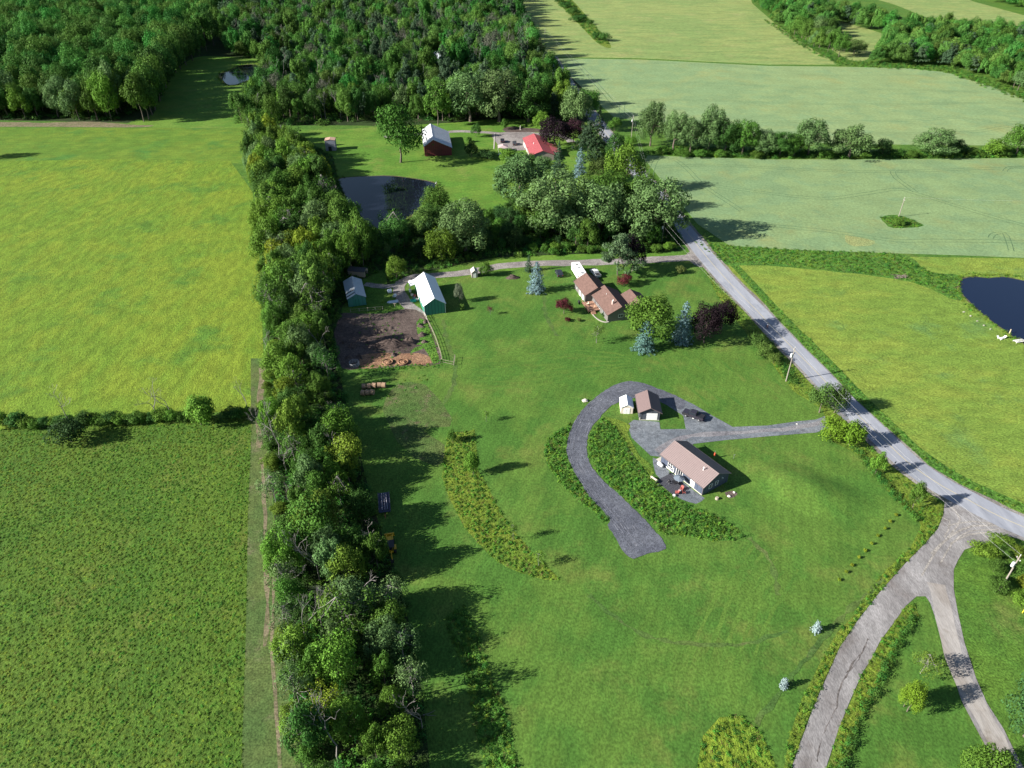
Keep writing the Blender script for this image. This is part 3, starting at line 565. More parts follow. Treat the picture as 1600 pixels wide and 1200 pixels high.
W5 = [(1085, 1220), (1098, 1150), (1125, 1122), (1158, 1118), (1190, 1145), (1210, 1190), (1225, 1280), (1080, 1280)]
W6 = [(1475, 790), (1473, 805), (1464, 827), (1439, 855), (1414, 880), (1374, 925), (1339, 970), (1311, 1012), (1294, 1050), (1270, 1105), (1246, 1170), (1236, 1200), (1205, 1330), (1185, 1330), (1225, 1195), (1233, 1150), (1252, 1095), (1285, 1030), (1307, 990), (1335, 960), (1347, 935), (1382, 892), (1422, 857), (1440, 822), (1425, 795)]
W7 = [(1430, 945), (1436, 965), (1414, 992), (1396, 1025), (1382, 1055), (1364, 1090), (1345, 1122), (1332, 1160), (1322, 1200), (1300, 1290), (1262, 1290), (1293, 1195), (1311, 1140), (1329, 1095), (1348, 1052), (1376, 1002), (1396, 975), (1416, 947)]
W8 = [(1102, 424), (1127, 450), (1164, 488), (1192, 519), (1215, 545), (1237, 566), (1284, 618), (1300, 640), (1318, 655), (1340, 680), (1365, 702), (1396, 732), (1420, 748), (1448, 770), (1473, 788), (1440, 812), (1415, 796), (1385, 765), (1355, 722), (1330, 704), (1300, 690), (1285, 640), (1240, 612), (1222, 590), (1190, 545), (1165, 520), (1120, 462)]
W9 = [(1122, 398), (1146, 420), (1180, 457), (1204, 486), (1219, 503), (1241, 525), (1258, 543), (1296, 580), (1333, 620), (1371, 655), (1399, 680), (1427, 705), (1451, 727), (1470, 739), (1502, 758), (1600, 803), (1900, 895), (1900, 870), (1620, 797), (1520, 752), (1480, 730), (1435, 698), (1410, 674), (1380, 645), (1340, 606), (1305, 570), (1268, 532), (1250, 515), (1214, 478), (1190, 452), (1158, 418), (1130, 396)]
for pl, mt in ((W1, M_ditch), (W2, M_ditch), (W3, M_verge), (W4, M_ditch), (W5, M_hay), (W6, M_verge), (W7, M_verge), (W8, M_verge), (W9, M_ditch)):
    field("overgrown_bank", pl, mt, False, wob=.12)
field("septic_patch", [(1132, 770), (1145, 767), (1153, 772), (1140, 779)], M_dirt, wob=.1)
field("garden_bed", [(790, 206), (850, 206), (846, 202), (800, 198), (788, 200)], M_dirt, wob=.3)
# low grassed mound beside the drive
def mound(name, cx, cy, rx, ry, h, rot, mat, n=26, noise=0, seed=0, kind="structure"):
    r = random.Random(seed); vs = []; fs = []; rings = 10
    for j in range(rings+1):
        t = j/rings
        for i in range(n):
            a = 2*math.pi*i/n; k = 1+(r.uniform(-noise, noise) if j else 0)
            x, y = rx*t*math.cos(a)*k, ry*t*math.sin(a)*k; z = h*(math.cos(math.pi*t)*.5+.5)*(1+(r.uniform(-noise, noise)*1.5 if j else 0))-.05*(j == rings)
            vs.append((cx+x*math.cos(rot)-y*math.sin(rot), cy+x*math.sin(rot)+y*math.cos(rot), z+.03))
    for j in range(rings):
        for i in range(n):
            a, b = j*n+i, j*n+(i+1) % n; fs.append((a, a+n, b+n, b))
    o = mk(name, vs, fs, mat, smooth=True); o["kind"] = kind; return o
mx_, my_ = G(1262, 765); mound("grass_mound", mx_, my_, 15, 9, 1.5, -.5, M_lawn)

M_pass = terrain_mat("mower_pass", (.055, .130, .021), (.080, .152, .025), (.106, .153, .031), big=.03, mid=.3, fine=2.6, contrast=.24, bump=.3, bd=.1, fine_amt=.36)
M_worn = terrain_mat("worn_grass", (.052, .108, .024), (.078, .122, .030), (.100, .120, .044), big=.05, mid=.4, fine=2.6, contrast=.35, bump=.3, bd=.1, fine_amt=.4)
for i in range(7):
    u0, v0 = 1020+i*26, 556+i*1.5; ribbon("mower_pass", [(u0, v0), (u0+45, v0+38), (u0+88, v0+76)], .9, M_pass, lz(), jit=.25, step=1.6, seed=i)
for i in range(6):
    ribbon("mower_pass", [(720+i*4, 560+i*9), (800, 556+i*10), (900, 548+i*9), (985, 556+i*4)], .8, M_pass, lz(), jit=.3, step=1.6, seed=i+9)
for i in range(5):
    ribbon("mower_pass", [(1180+i*17, 850+i*10), (1120+i*19, 930+i*12), (1075+i*22, 1040+i*12)], .7, M_pass, lz(), jit=.25, step=1.6, seed=i+19)
ribbon("worn_grass", [(850, 460), (852, 490), (862, 512), (872, 525)], 1.3, M_worn, lz(), jit=.45, step=1.2)
ribbon("worn_grass", [(920, 930), (975, 975), (1040, 1002), (1150, 1008), (1230, 985)], .8, M_worn, lz(), jit=.35, step=1.5)
ribbon("worn_grass", [(1380, 905), (1290, 990), (1215, 1090), (1180, 1130)], .9, M_worn, lz(), jit=.4, step=1.5)
ribbon("worn_grass", [(692, 500), (700, 540), (712, 580), (700, 620), (680, 640)], 1.2, M_worn, lz(), jit=.5, step=1.2)
ribbon("worn_grass", [(1170, 840), (1205, 880), (1215, 930)], 1.0, M_worn, lz(), jit=.4, step=1.2)

# ------------------------------------------------------------------ buildings
WHITE = paint("white_paint", (.78, .78, .76), .5, var=.05); GLASS = paint("dark_glass", (.02, .025, .035), .08, spec=.7, var=.1)
BLACK = paint("black_plastic", (.02, .02, .024), .5, var=.2); CONCRETE = paint("pale_concrete", (.45, .42, .37), .85, var=.12, bump=.3)
RUBBER = paint("tyre_rubber", (.018, .018, .02), .8); STEEL = paint("bare_steel", (.42, .43, .45), .4, metal=.6); WOODP = paint("weathered_wood", (.34, .29, .23), .85, var=.25)
def xyz(t): return (t[0], t[1], .06)
GUT = paint("gutter_paint", (.14, .115, .11), .5)
class House:
    def __init__(s, name, label, cat, origin, ang, L, W, eave, ridge, wall, roofm, oh=.35, rfrac=.5, eave2=None, ribs=0.0, z=0.0, group=None, root=None):
        s.L, s.W, s.eave, s.ridge, s.rf, s.e2, s.oh = L, W, eave, ridge, rfrac, (eave if eave2 is None else eave2), oh
        s.root = root or empty(name, (origin[0], origin[1], .02), ang, label, cat, group)
        s.off = (0, 0)
        ry = W*rfrac; m = MB(); m.prismx([(0, 0), (W, 0), (W, s.e2-.02), (ry, ridge-.04), (0, eave-.02)], 0, L); m.obj("wall", wall, s.root)
        for k, (ye, ze, sg) in enumerate(((0, eave, -1), (W, s.e2, 1))):
            dy = abs(ry-ye); sl = (ridge-ze)/dy; yo = ye+sg*oh; zo = ze-sl*oh; t = .10
            r = MB(); r.prismx([(yo, zo), (yo, zo+t), (ry, ridge+t), (ry, ridge)] if sg < 0 else [(ry, ridge), (ry, ridge+t), (yo, zo+t), (yo, zo)], -oh, L+oh)
            ro = r.obj("roof", roofm, s.root)
            if ribs:
                b = MB(); x = -oh+ribs/2
                while x < L+oh:
                    q = [(yo, zo+t+.002), (yo, zo+t+.045), (ry-sg*-.03, ridge+t+.045), (ry-sg*-.03, ridge+t+.002)]
                    if sg > 0: q = q[::-1]
                    b.prismx(q, x-.02, x+.02); x += ribs
                rb = b.obj("roof_ribs", roofm, ro); rb["kind"] = "stuff"
        if name in ('navy_house', 'brown_house', 'wing', 'garage', 'red_roofed_house', 'forest_house'):
            for (ye, ze, sg) in ((0, eave, -1), (W, s.e2, 1)):
                sl = (ridge-ze)/abs(ry-ye); yo = ye+sg*(oh+.07); zo = ze-sl*oh+.02; gq = MB(); gq.box(-oh, L+oh, yo-.06, yo+.06, zo-.05, zo+.06); gq.box(L-.12, L-.04, ye+sg*.02-.04, ye+sg*.02+.04, .02, ze-.05); gq.obj('gutter', GUT, s.root)
        c = MB(); c.prismx([(ry-.16, ridge+.06), (ry, ridge+.15), (ry+.16, ridge+.06)], -oh, L+oh); c.obj("ridge_cap", roofm, s.root)
    def opening(s, side, pos, z0, w, h, name="window", bars=(1, 0), frame=None, pane=None, fw=.09):
        """side: 'L' y=0 wall, 'R' y=W wall, 'F' x=L gable, 'B' x=0 gable"""
        frame = frame or WHITE; pane = pane or GLASS
        def b(m, a0, a1, c0, c1, d0, d1):
            if side == 'L': m.box(a0, a1, -d1, -d0, c0, c1)
            elif side == 'R': m.box(a0, a1, s.W+d0, s.W+d1, c0, c1)
            elif side == 'F': m.box(s.L+d0, s.L+d1, a0, a1, c0, c1)
            else: m.box(-d1, -d0, a0, a1, c0, c1)
        f = MB(); a0, a1, c0, c1 = pos, pos+w, z0, z0+h
        b(f, a0, a1, c1-fw, c1, .003, .07); b(f, a0, a1, c0, c0+fw, .003, .07); b(f, a0, a0+fw, c0+fw, c1-fw, .003, .07); b(f, a1-fw, a1, c0+fw, c1-fw, .003, .07)
        for i in range(bars[0]): x = a0+(i+1)*w/(bars[0]+1); b(f, x-.035, x+.035, c0+fw, c1-fw, .003, .06)
        for i in range(bars[1]): z = c0+(i+1)*h/(bars[1]+1); b(f, a0+fw, a1-fw, z-.03, z+.03, .003, .055)
        fo = f.obj(name, frame, s.root); p = MB(); b(p, a0+fw*.9, a1-fw*.9, c0+fw*.9, c1-fw*.9, .003, .03); p.obj("pane", pane, fo); return fo
    def door(s, side, pos, w, h, mat, name="door", z0=.02, knob=True):
        m = MB()
        def b(m, a0, a1, c0, c1, d0, d1):
            if side == 'L': m.box(a0, a1, -d1, -d0, c0, c1)
            elif side == 'F': m.box(s.L+d0, s.L+d1, a0, a1, c0, c1)
            elif side == 'R': m.box(a0, a1, s.W+d0, s.W+d1, c0, c1)
        b(m, pos, pos+w, z0, z0+h, .003, .06); o = m.obj(name, mat, s.root)
        if knob: k = MB(); b(k, pos+w-.18, pos+w-.1, 1.0, 1.1, .061, .12); k.obj("handle", STEEL, o)
        return o
def origin_from_front(F, a, L): return (F[0]-math.cos(a)*L, F[1]-math.sin(a)*L)

# navy house
a = math.radians(-56.2); NAVY = siding("navy_siding", (.060, .075, .115), .4, 2, .75)
PINKMETAL = siding("mauve_brown_metal", (.205, .155, .152), .45, 0, .93, .05); FASC = paint("maroon_trim", (.13, .05, .05), .6)
nh = House("navy_house", "long navy sided house with a mauve metal roof and patio below the stone drive", "house", (34.6, 125.1), a, 13.1, 8.0, 2.6, 4.55, NAVY, PINKMETAL, .3, ribs=.45)
nh.opening('L', 2.3, .75, 1.5, 1.5, bars=(1, 1)); nh.opening('L', 4.9, .05, 2.0, 2.1, "patio_door", bars=(2, 0), fw=.1); nh.door('L', 9.3, 1.3, 2.15, WHITE)
nh.opening('F', 1.8, 1.0, 1.0, 1.2, bars=(0, 1)); nh.opening('F', 3.8, 1.0, .9, 1.2, bars=(0, 1)); nh.opening('R', 3, 1, 1.3, 1.1); nh.opening('R', 9, 1, 1.3, 1.1); nh.door('R', 6, .95, 2.05, WHITE)
m = MB(); m.box(0, 13.1, -.06, -.004, .02, .22); m.obj("foundation", CONCRETE, nh.root)
m = MB(); m.box(1.7, 4.3, -.16, -.10, .25, .42); m.box(4.2, 4.35, -.16, -.1, .25, 1.6); m.obj("trim", WHITE, nh.root)
m = MB(); m.tube((10.2, 2.6, 3.8), (10.2, 2.6, 4.75), .11, .11, 8); m.tube((10.2, 2.6, 4.75), (10.2, 2.6, 4.85), .16, .16, 8); m.obj("vent_pipe", WHITE, nh.root)
m = MB(); m.tube((13.14, 5.9, 2.3), (13.35, 5.9, 2.35), .14, .1, 8); m.obj("lamp", WHITE, nh.root)
def local(a, O, x, y): return (O[0]+math.cos(a)*x-math.sin(a)*y, O[1]+math.sin(a)*x+math.cos(a)*y)
def at_navy(x, y): return local(math.radians(-56.2), (34.6, 125.1), x, y)
p = at_navy(-1.3, .2); e = tag(MB().box(-.1, 1.9, -.2, 2.6, 0, .09).obj("concrete_pad", CONCRETE), "pale concrete pad at the left end of the navy house", "slab"); e.location = (*p, .05); e.rotation_euler = (0, 0, a)
p = at_navy(.9, -1.0); t = empty("gas_tank", (*p, .05), a, "small white gas tank beside the left corner of the navy house", "tank"); m = MB(); m.tube((-.6, 0, .6), (.6, 0, .6), .42, .42, 12); m.ball((-.6, 0, .6), .25, .42, .42); m.ball((.6, 0, .6), .25, .42, .42); m.obj("drum", WHITE, t, True); m = MB(); m.box(-.4, -.3, -.3, .3, 0, .3); m.box(.3, .4, -.3, .3, 0, .3); m.obj("foot", STEEL, t)
# patio
p = at_navy(4.0, -5.2); t = empty("patio", (*p, .06), a, "dark slab patio in front of the navy house", "patio"); t["kind"] = "structure"
DSL = paint("dark_slab", (.05, .052, .065), .8, var=.25)
me = None
for i in range(8):
    for j in range(6):
        o = mk("slab", *(lambda b: (b.v, b.f))(MB().box(.015, .735, .015, .735, 0, .05)), DSL, t) if me is None else bpy.data.objects.new("slab", me)
        if me is None: me = o.data
        else: COL.objects.link(o); o.parent = t
        o.location = (i*.75, j*.75, .0 if (i+j) % 3 else .004)
def chair(x, y, rz, label, mat):
    t = empty("garden_chair", (*at_navy(x, y), .11), a+rz, label, "chair", None)
    m = MB(); m.box(-.3, .3, -.3, .3, .36, .42); m.obj("seat", mat, t); m = MB(); m.add([(-.3, .28, .42), (.3, .28, .42), (.3, .46, 1.0), (-.3, .46, 1.0), (-.3, .34, .42), (.3, .34, .42), (.3, .52, 1.0), (-.3, .52, 1.0)], [(0, 1, 2, 3), (7, 6, 5, 4), (0, 4, 5, 1), (3, 2, 6, 7), (0, 3, 7, 4), (1, 5, 6, 2)]); m.obj("backrest", mat, t)
    for sx in (-1, 1):
        for sy in (-1, 1): MB().box(sx*.27-.03, sx*.27+.03, sy*.27-.03, sy*.27+.03, 0, .36).obj("leg", mat, t)
        MB().box(sx*.33-.04, sx*.33+.04, -.32, .34, .58, .63).obj("armrest", mat, t)
REDP = paint("faded_red_plastic", (.36, .10, .085), .55)
chair(9.4, -2.6, .4, "red garden chair nearest the white door on the patio", REDP); chair(9.6, -4.3, -.6, "red garden chair at the outer corner of the patio", REDP); chair(10.4, -2.9, 2.6, "red garden chair on the grass edge behind the one by the door", REDP)
t = empty("side_table", (*at_navy(9.6, -3.5), .11), a, "small round white table between the red chairs", "table"); MB().tube((0, 0, .45), (0, 0, .5), .3, .3, 12).obj("table_top", WHITE, t); MB().tube((0, 0, 0), (0, 0, .45), .05, .05, 6).obj("leg", WHITE, t)
t = empty("white_stool", (*at_navy(9.9, -5.4), .11), a, "white stool at the far corner of the patio", "stool"); MB().box(-.25, .25, -.22, .22, .4, .46).obj("seat", WHITE, t)
for q in ((-.2, -.17), (.2, -.17), (-.2, .17), (.2, .17)): MB().box(q[0]-.03, q[0]+.03, q[1]-.03, q[1]+.03, 0, .4).obj("leg", WHITE, t)
t = empty("patio_umbrella", (*at_navy(7.7, -2.0), .11), a, "grey blue parasol over a table by the patio doors", "umbrella"); UM = paint("slate_canvas", (.13, .16, .20), .8)
m = MB(); n = 8; vs = [(0, 0, 2.45)]+[(1.25*math.cos(i*math.pi/4), 1.25*math.sin(i*math.pi/4), 1.98) for i in range(n)]+[(0, 0, 2.40)]+[(1.22*math.cos(i*math.pi/4), 1.22*math.sin(i*math.pi/4), 1.93) for i in range(n)]
m.add(vs, [(0, 1+i, 1+(i+1) % n) for i in range(n)]+[(9, 10+(i+1) % n, 10+i) for i in range(n)]+[(1+i, 10+i, 10+(i+1) % n, 1+(i+1) % n) for i in range(n)]); m.obj("canopy", UM, t); MB().tube((0, 0, 0), (0, 0, 2.55), .03, .03, 6).obj("pole", WHITE, t)
t = empty("patio_table", (*at_navy(7.2, -2.6), .11), a, "dark round dining table partly under the parasol", "table"); MB().tube((0, 0, .7), (0, 0, .75), .65, .65, 16).obj("table_top", BLACK, t); MB().tube((0, 0, 0), (0, 0, .7), .07, .07, 8).obj("leg", BLACK, t)
t = empty("garden_bench", (*at_navy(3.6, -5.3), .06), a+.1, "pale wooden bench on the left edge of the patio", "bench"); PW = paint("pale_timber", (.62, .52, .40), .8)
for k in range(3): MB().box(-.9, .9, -.3+k*.19, -.3+k*.19+.16, .42, .46).obj("slat", PW, t)
for k in range(2): MB().box(-.9, .9, -.36, -.33, .55+k*.2, .70+k*.2).obj("back_slat", PW, t)
for sx in (-.8, .8):
    for sy in (-.28, .2): MB().box(sx-.05, sx+.05, sy-.05, sy+.05, 0, .42).obj("leg", PW, t)
for (x, y, s, l) in ((4.1, -1.0, .26, "black flower pot by the patio doors"), (4.6, -5.6, .3, "black flower pot beside the pale bench"), (5.6, -6.0, .24, "black flower pot on the gravel below the patio")):
    t = empty("flower_pot", (*at_navy(x, y), .06), 0, l, "pot"); MB().tube((0, 0, 0), (0, 0, s*1.7), s*.75, s, 10).obj("pot", BLACK, t); MB().ball((0, 0, s*1.9), s*.8, s*.8, s*.6, jit=.2, rg=rnd).obj("plant", paint("pot_plant", (.05, .10, .03)), t)
t = empty("grill", (*at_navy(6.2, -3.4), .11), a, "black barbecue grill in the middle of the patio", "grill"); MB().ball((0, 0, .85), .35, .28, .22).obj("lid", BLACK, t, True); MB().box(-.34, .34, -.25, .25, .6, .84).obj("body", BLACK, t)
for sx in (-.28, .28): MB().box(sx-.03, sx+.03, -.22, .22, 0, .6).obj("leg", STEEL, t)
x, y = G(1115.5, 716); t = empty("flag_post", (x, y, .05), 0, "orange red post standing in the shadow behind the navy house", "post"); MB().tube((0, 0, 0), (0, 0, 2.2), .03, .03, 6).obj("pole", STEEL, t); MB().tube((0, 0, .7), (0, 0, 1.6), .17, .17, 10).obj("red_sleeve", paint("orange_red", (.62, .10, .05), .5), t)
x, y = G(1146, 717); t = empty("clothes_post", (x, y, .05), 0, "thin grey post on the lawn at the edge of the navy house's shadow", "post"); MB().tube((0, 0, 0), (0, 0, 1.3), .035, .03, 6).obj("pole", STEEL, t); MB().box(-.25, .25, -.02, .02, 1.2, 1.26).obj("crossbar", STEEL, t)
def rock(u, v, s, label, col=(.5, .46, .40), h=.7, name="boulder"):
    x, y = G(u, v); r = random.Random(int(u*7+v)); o = MB().ball((0, 0, s*h*.4), s, s*.85, s*h, 9, 6, .22, r).obj(name, paint("field_stone_%d" % int(u), col, .9, var=.2, bump=.5)); o.location = (x, y, .02); return tag(o, label, "rock")
rock(1139, 776, .38, "white stone on the left of the bare patch near the navy house", (.7, .66, .58)); rock(1147, 770, .3, "white stone on the right of the bare patch near the navy house", (.72, .68, .62))
rock(914, 627, .75, "pale boulder beside the top of the curved stone drive"); rock(1245, 663, .25, "small pale stone on the edge of the drive", (.6, .58, .52))
x, y = G(1120, 780); t = tag(MB().tube((0, 0, 0), (0, 0, .55), .42, .33, 10).obj("tree_stump", WOODP), "pale tree stump on the grass right of the navy house", "stump"); t.location = (x, y, .03)

# garage and white shed
gm = siding("garage_siding", (.06, .068, .085), .45, 2, .55)
gh = House("garage", "small dark garage with a mauve metal roof and white overhead door", "garage", (32.25, 148.4), math.radians(-92.3), 7.1, 5.0, 2.6, 3.95, gm, siding("garage_roof_metal", (.175, .125, .122), .45, 0, .93, .05), .42, ribs=.45)
gh.door('F', 1.75, 2.7, 2.15, WHITE, "overhead_door", knob=False); m = MB(); m.box(7.11, 7.2, 0, .25, .02, .8); m.box(7.105, 7.19, 0, 5, .02, .16); m.obj("foundation", CONCRETE, gh.root)
for k in range(4): MB().box(7.165, 7.18, 1.8, 4.4, .5+k*.5, .52+k*.5).obj("door_groove", STEEL, gh.root)
sh = House("garden_shed", "tiny cream shed with a bright white metal roof left of the garage", "shed", (27.85, 148.0), math.radians(-92.5), 4.1, 3.0, 2.0, 2.85, paint("cream_siding", (.62, .55, .47), .7, var=.06), siding("white_shed_roof", (.80, .84, .86), .4, 0, .95, .03), .15, ribs=.4)
sh.door('F', .7, .75, 1.7, WHITE); sh.door('F', 1.5, .75, 1.7, WHITE, "door")
# green barns
GREEN = siding("teal_metal_siding", (.035, .20, .145), .35, 2, .6); WMET = siding("white_metal_roof", (.84, .85, .86), .6, 0, .96, .03)
F = (-27.3, 194.4); a2 = math.radians(-74.3)
bh = House("green_barn", "long green pole barn with a bright white metal roof above the barnyard", "barn", origin_from_front(F, a2, 18.6), a2, 18.6, 6.7, 3.4, 5.6, GREEN, WMET, .25, ribs=.6)
MB().box(18.61, 18.68, 0, .12, 0, 3.3).obj("corner_trim", WHITE, bh.root); MB().box(18.61, 18.68, 6.55, 6.68, 0, 3.3).obj("corner_trim", WHITE, bh.root); bh.door('L', 5, 3.4, 2.8, WHITE, "sliding_door", knob=False); bh.opening('L', 11.5, 1.2, 1.2, .9)
m = MB(); m.prismx([(-2.0, 2.8), (-2.0, 2.9), (0, 3.5), (0, 3.4)], -.3, 3.2); m.obj("lean_roof", WMET, bh.root); MB().box(0, .12, -1.95, -1.83, 0, 2.8).obj("post", WOODP, bh.root); MB().box(3, 3.12, -1.95, -1.83, 0, 2.8).obj("post", WOODP, bh.root)
F = (-52.1, 199.9); a3 = math.radians(-73.5); BMET = siding("grey_blue_metal_roof", (.36, .42, .48), .6, 0, .9, .08)
b2 = House("machine_shed", "smaller green shed with a blue grey metal roof and two white skylight strips", "shed", origin_from_front(F, a3, 12.6), a3, 12.6, 5.6, 2.9, 4.3, siding("green_white_siding", (.05, .20, .17), .5, 2, .8), BMET, .25, ribs=.6)
for x0, m_ in ((7.6, WHITE), (9.0, BLACK), (9.7, WHITE), (11.1, BLACK), (11.8, WHITE)):
    q = MB(); w = {7.6: 1.4, 9.0: .7, 9.7: 1.4, 11.1: .7, 11.8: 1.0}[x0]; sl = 1.4/2.8; q.prismx([(-.24, 2.9-.12+.112), (-.24, 2.9-.12+.155), (2.45, 2.9+2.45*sl+.155), (2.45, 2.9+2.45*sl+.105)], x0, x0+w); q.obj("roof_panel", m_, b2.root)
b2.door('F', 1.6, 2.2, 2.4, GREEN, "sliding_door", knob=False)
F = G(548, 433); b3 = House("dark_shed", "low dark roofed hut in deep shade behind the blue roofed shed", "shed", (F[0]-1, F[1]+1), math.radians(-12), 6.0, 3.2, 2.0, 2.7, WOODP, paint("dark_tar_roof", (.07, .07, .085), .8), .2)
b3.door('F', .9, 1.0, 1.8, BLACK)
F = G(735, 434); b4 = House("garden_shed", "tiny grey shed with a rounded pale roof beside the farm drive", "shed", (F[0], F[1]+2.6), math.radians(-80), 2.8, 2.1, 1.9, 2.7, paint("grey_board", (.30, .27, .25), .8), paint("pale_grey_roof", (.50, .47, .43), .8), .15); b4.door('F', .6, .9, 1.6, WHITE)
# red barn
L_ = G(664, 244.5); a4 = math.radians(-82); OR = origin_from_front(L_, a4, 28.5)
RB = siding("barn_red_boards", (.15, .022, .026), .35, 2, .7); rbm = siding("galvanised_barn_roof", (.56, .58, .62), .8, 0, .93, .08)
rb_ = House("red_barn", "large dark red barn with a white metal roof beside the big lone tree", "barn", OR, a4, 28.5, 13.4, 5.0, 8.0, RB, rbm, .4, .34, 3.9, ribs=.9)
rb_.door('F', 5.2, 3.4, 3.4, siding("dark_red_door", (.12, .02, .022), .35, 2, .7), "sliding_door", knob=False); rb_.opening('F', 3.9, 5.2, 1.0, .9, bars=(0, 0), frame=RB)
# red roofed house
REDM = siding("red_metal_roof", (.36, .085, .095), .45, 0, .93, .05)
L_ = G(830, 252); a5 = math.radians(-83)
rh = House("red_roofed_house", "house with a bright red metal roof among trees on the upper lawn", "house", origin_from_front(L_, a5, 29), a5, 29, 11.2, 2.9, 4.9, paint("cream_house_wall", (.30, .25, .22), .75), REDM, .4, ribs=.6)
rh.opening('L', 16, 1, 1.6, 1.2); rh.opening('L', 21, 1, 1.6, 1.2); rh.door('L', 13, 1.1, 2.1, WHITE); rh.door('L', 3, 4.6, 2.3, WHITE, "garage_door", knob=False)
m = MB(); m.prismx([(11.15, 3.3), (11.15, 3.42), (15.3, 2.55), (15.3, 2.43)], 12, 25); m.obj("wing_roof", REDM, rh.root); MB().box(12.4, 24.6, 11.22, 15, 0, 2.45).obj("wing_wall", paint("cream_house_wall", (.30, .25, .22), .75), rh.root)
m = MB(); m.prismx([(-.6, 2.9), (-.6, 3.02), (1.2, 3.42), (1.2, 3.3)], 12.5, 17); m.obj("porch_roof", REDM, rh.root); MB().tube((15, 3.2, 3.9), (15, 3.2, 4.9), .14, .14, 8).obj("vent_pipe", WHITE, rh.root); MB().box(12.4, 12.5, .0, 11.2, 4.0, 4.04).obj("roof_seam", REDM, rh.root)
# brown roofed house
BR = shingle("brown_shingles", (.150, .092, .078)); SID = siding("taupe_siding", (.15, .14, .135), .25, 3, .8); a6 = math.radians(-75)
Fb = (29.45, 190.3); Ob = origin_from_front(Fb, a6, 14.2)
root = empty("brown_house", (Ob[0], Ob[1], .02), a6, "rambling brown shingled house with a raised wooden deck in the middle of the photo", "house")
hb = House("brown_house", "", "", Ob, a6, 14.2, 8.3, 2.75, 4.9, SID, BR, .4, root=root)
def wing(dx, dy, L, W, e, r, **k):
    w = empty("wing", (dx, dy, 0), 0, None, None); w.parent = root; h = House("wing", "", "", (0, 0), 0, L, W, e, r, SID, BR, .4, root=w, **k); return h
wa = wing(-9.9, -2.4, 10.3, 7.8, 2.7, 4.9); wa.door('L', 4.6, 1.6, 2.1, WHITE, "door"); wa.door('L', 7.4, 1.5, 2.1, WHITE, "door"); wa.opening('L', 1.5, 1, 1.3, 1.1)
wc = wing(3.6, 8.36, 8.6, 6.4, 2.7, 4.3); wc.opening('F', 2.4, 1, 1.5, 1.1)
hb.opening('L', 2.4, .2, 1.9, 2.0, "patio_door"); hb.opening('L', 6.0, 1.0, 1.4, 1.1); hb.opening('L', 9.6, 1.0, 1.6, 1.1); hb.opening('F', 3.4, 1.1, 1.6, 1.1)
m = MB(); m.box(10.6, 11.2, 2.4, 3.0, 3.7, 5.4); m.obj("chimney", paint("pale_chimney", (.55, .42, .38), .8), root); MB().tube((10.9, 2.7, 5.4), (10.9, 2.7, 5.8), .14, .14, 8).obj("flue", WHITE, root); MB().tube((4.6, 3.0, 4.1), (4.6, 3.0, 4.6), .1, .1, 8).obj("vent_pipe", WHITE, root)
# deck
DK = paint("reddish_deck_board", (.34, .19, .13), .75, var=.25, scale=2)
dk = empty("deck", (0, 0, 0), 0, None, None); dk.parent = root
for i in range(18): MB().box(1.2, 7.4, -3.9+i*.216, -3.9+i*.216+.20, .62, .68).obj("deck_board", DK, dk)
m = MB()
for i in range(13): m.box(1.2+i*.5, 1.26+i*.5, -3.96, -3.90, .68, 1.5)
for i in range(8): m.box(7.38, 7.44, -3.9+i*.5, -3.84+i*.5, .68, 1.5)
m.obj("baluster", DK, dk)["kind"] = "stuff"
m = MB(); m.box(1.2, 7.46, -4.0, -3.88, 1.5, 1.58); m.obj("handrail", DK, dk); m = MB(); m.box(7.35, 7.47, -3.87, -.1, 1.5, 1.58); m.obj("handrail", DK, dk)
for i in range(4): MB().box(7.5+i*.28, 7.78+i*.28, -3.0, -1.6, 0, .52-i*.13).obj("step", DK, dk)
for q in ((1.3, -3.8), (4.2, -3.8), (7.2, -3.8)): MB().box(q[0], q[0]+.12, q[1], q[1]+.12, 0, .62).obj("post", DK, dk)
m = MB()
for i in range(16):
    t = i/15*math.pi*.55; m.box(9+5.4*math.sin(t)-.2, 9+5.4*math.sin(t)+.2, -2.6*math.cos(t)-.15-.2, -2.6*math.cos(t)+.15-.2, 0, .25)
m.obj("stone_edging", CONCRETE, root)["kind"] = "stuff"
def at_brown(x, y): return local(a6, Ob, x, y)
for (x, y, c, l) in ((3.2, -2.6, (.6, .55, .42), "pale patio chair on the wooden deck"), (5.9, -1.4, (.5, .3, .2), "brown patio chair on the wooden deck")):
    t = empty("patio_chair", (*at_brown(x, y), .70), a6, l, "chair"); mt = paint("chair_%d" % int(x), c); MB().box(-.3, .3, -.3, .3, .35, .42).obj("seat", mt, t); MB().box(-.3, .3, .24, .3, .42, .95).obj("backrest", mt, t)
    for q in (-.26, .26):
        for w in (-.26, .26): MB().box(q-.03, q+.03, w-.03, w+.03, 0, .35).obj("leg", mt, t)
t = empty("grill", (*at_brown(1.0, -4.6), .03), a6, "black grill on the grass beside the wooden deck", "grill"); MB().box(-.45, .45, -.3, .3, .5, .95).obj("body", BLACK, t); MB().prismx([(-.3, .95), (-.2, 1.2), (.2, 1.2), (.3, .95)], -.45, .45).obj("lid", BLACK, t)
for q in (-.4, .36): MB().box(q, q+.05, -.25, .25, 0, .5).obj("leg", BLACK, t)
# house in the wood
L_ = G(676, 108); wh = House("forest_house", "grey roofed house nearly hidden among trees of the middle wood", "house", (L_[0]-3, L_[1]+16), math.radians(-62), 15, 9, 6, 8.8, paint("pale_blue_siding", (.34, .38, .42), .7), paint("grey_shingles", (.30, .32, .36), .8), .4); wh.opening('L', 4, 3.4, 1.4, 1.2); wh.opening('L', 9, 3.4, 1.4, 1.2); wh.opening('F', 3.5, 3.4, 1.4, 1.2)
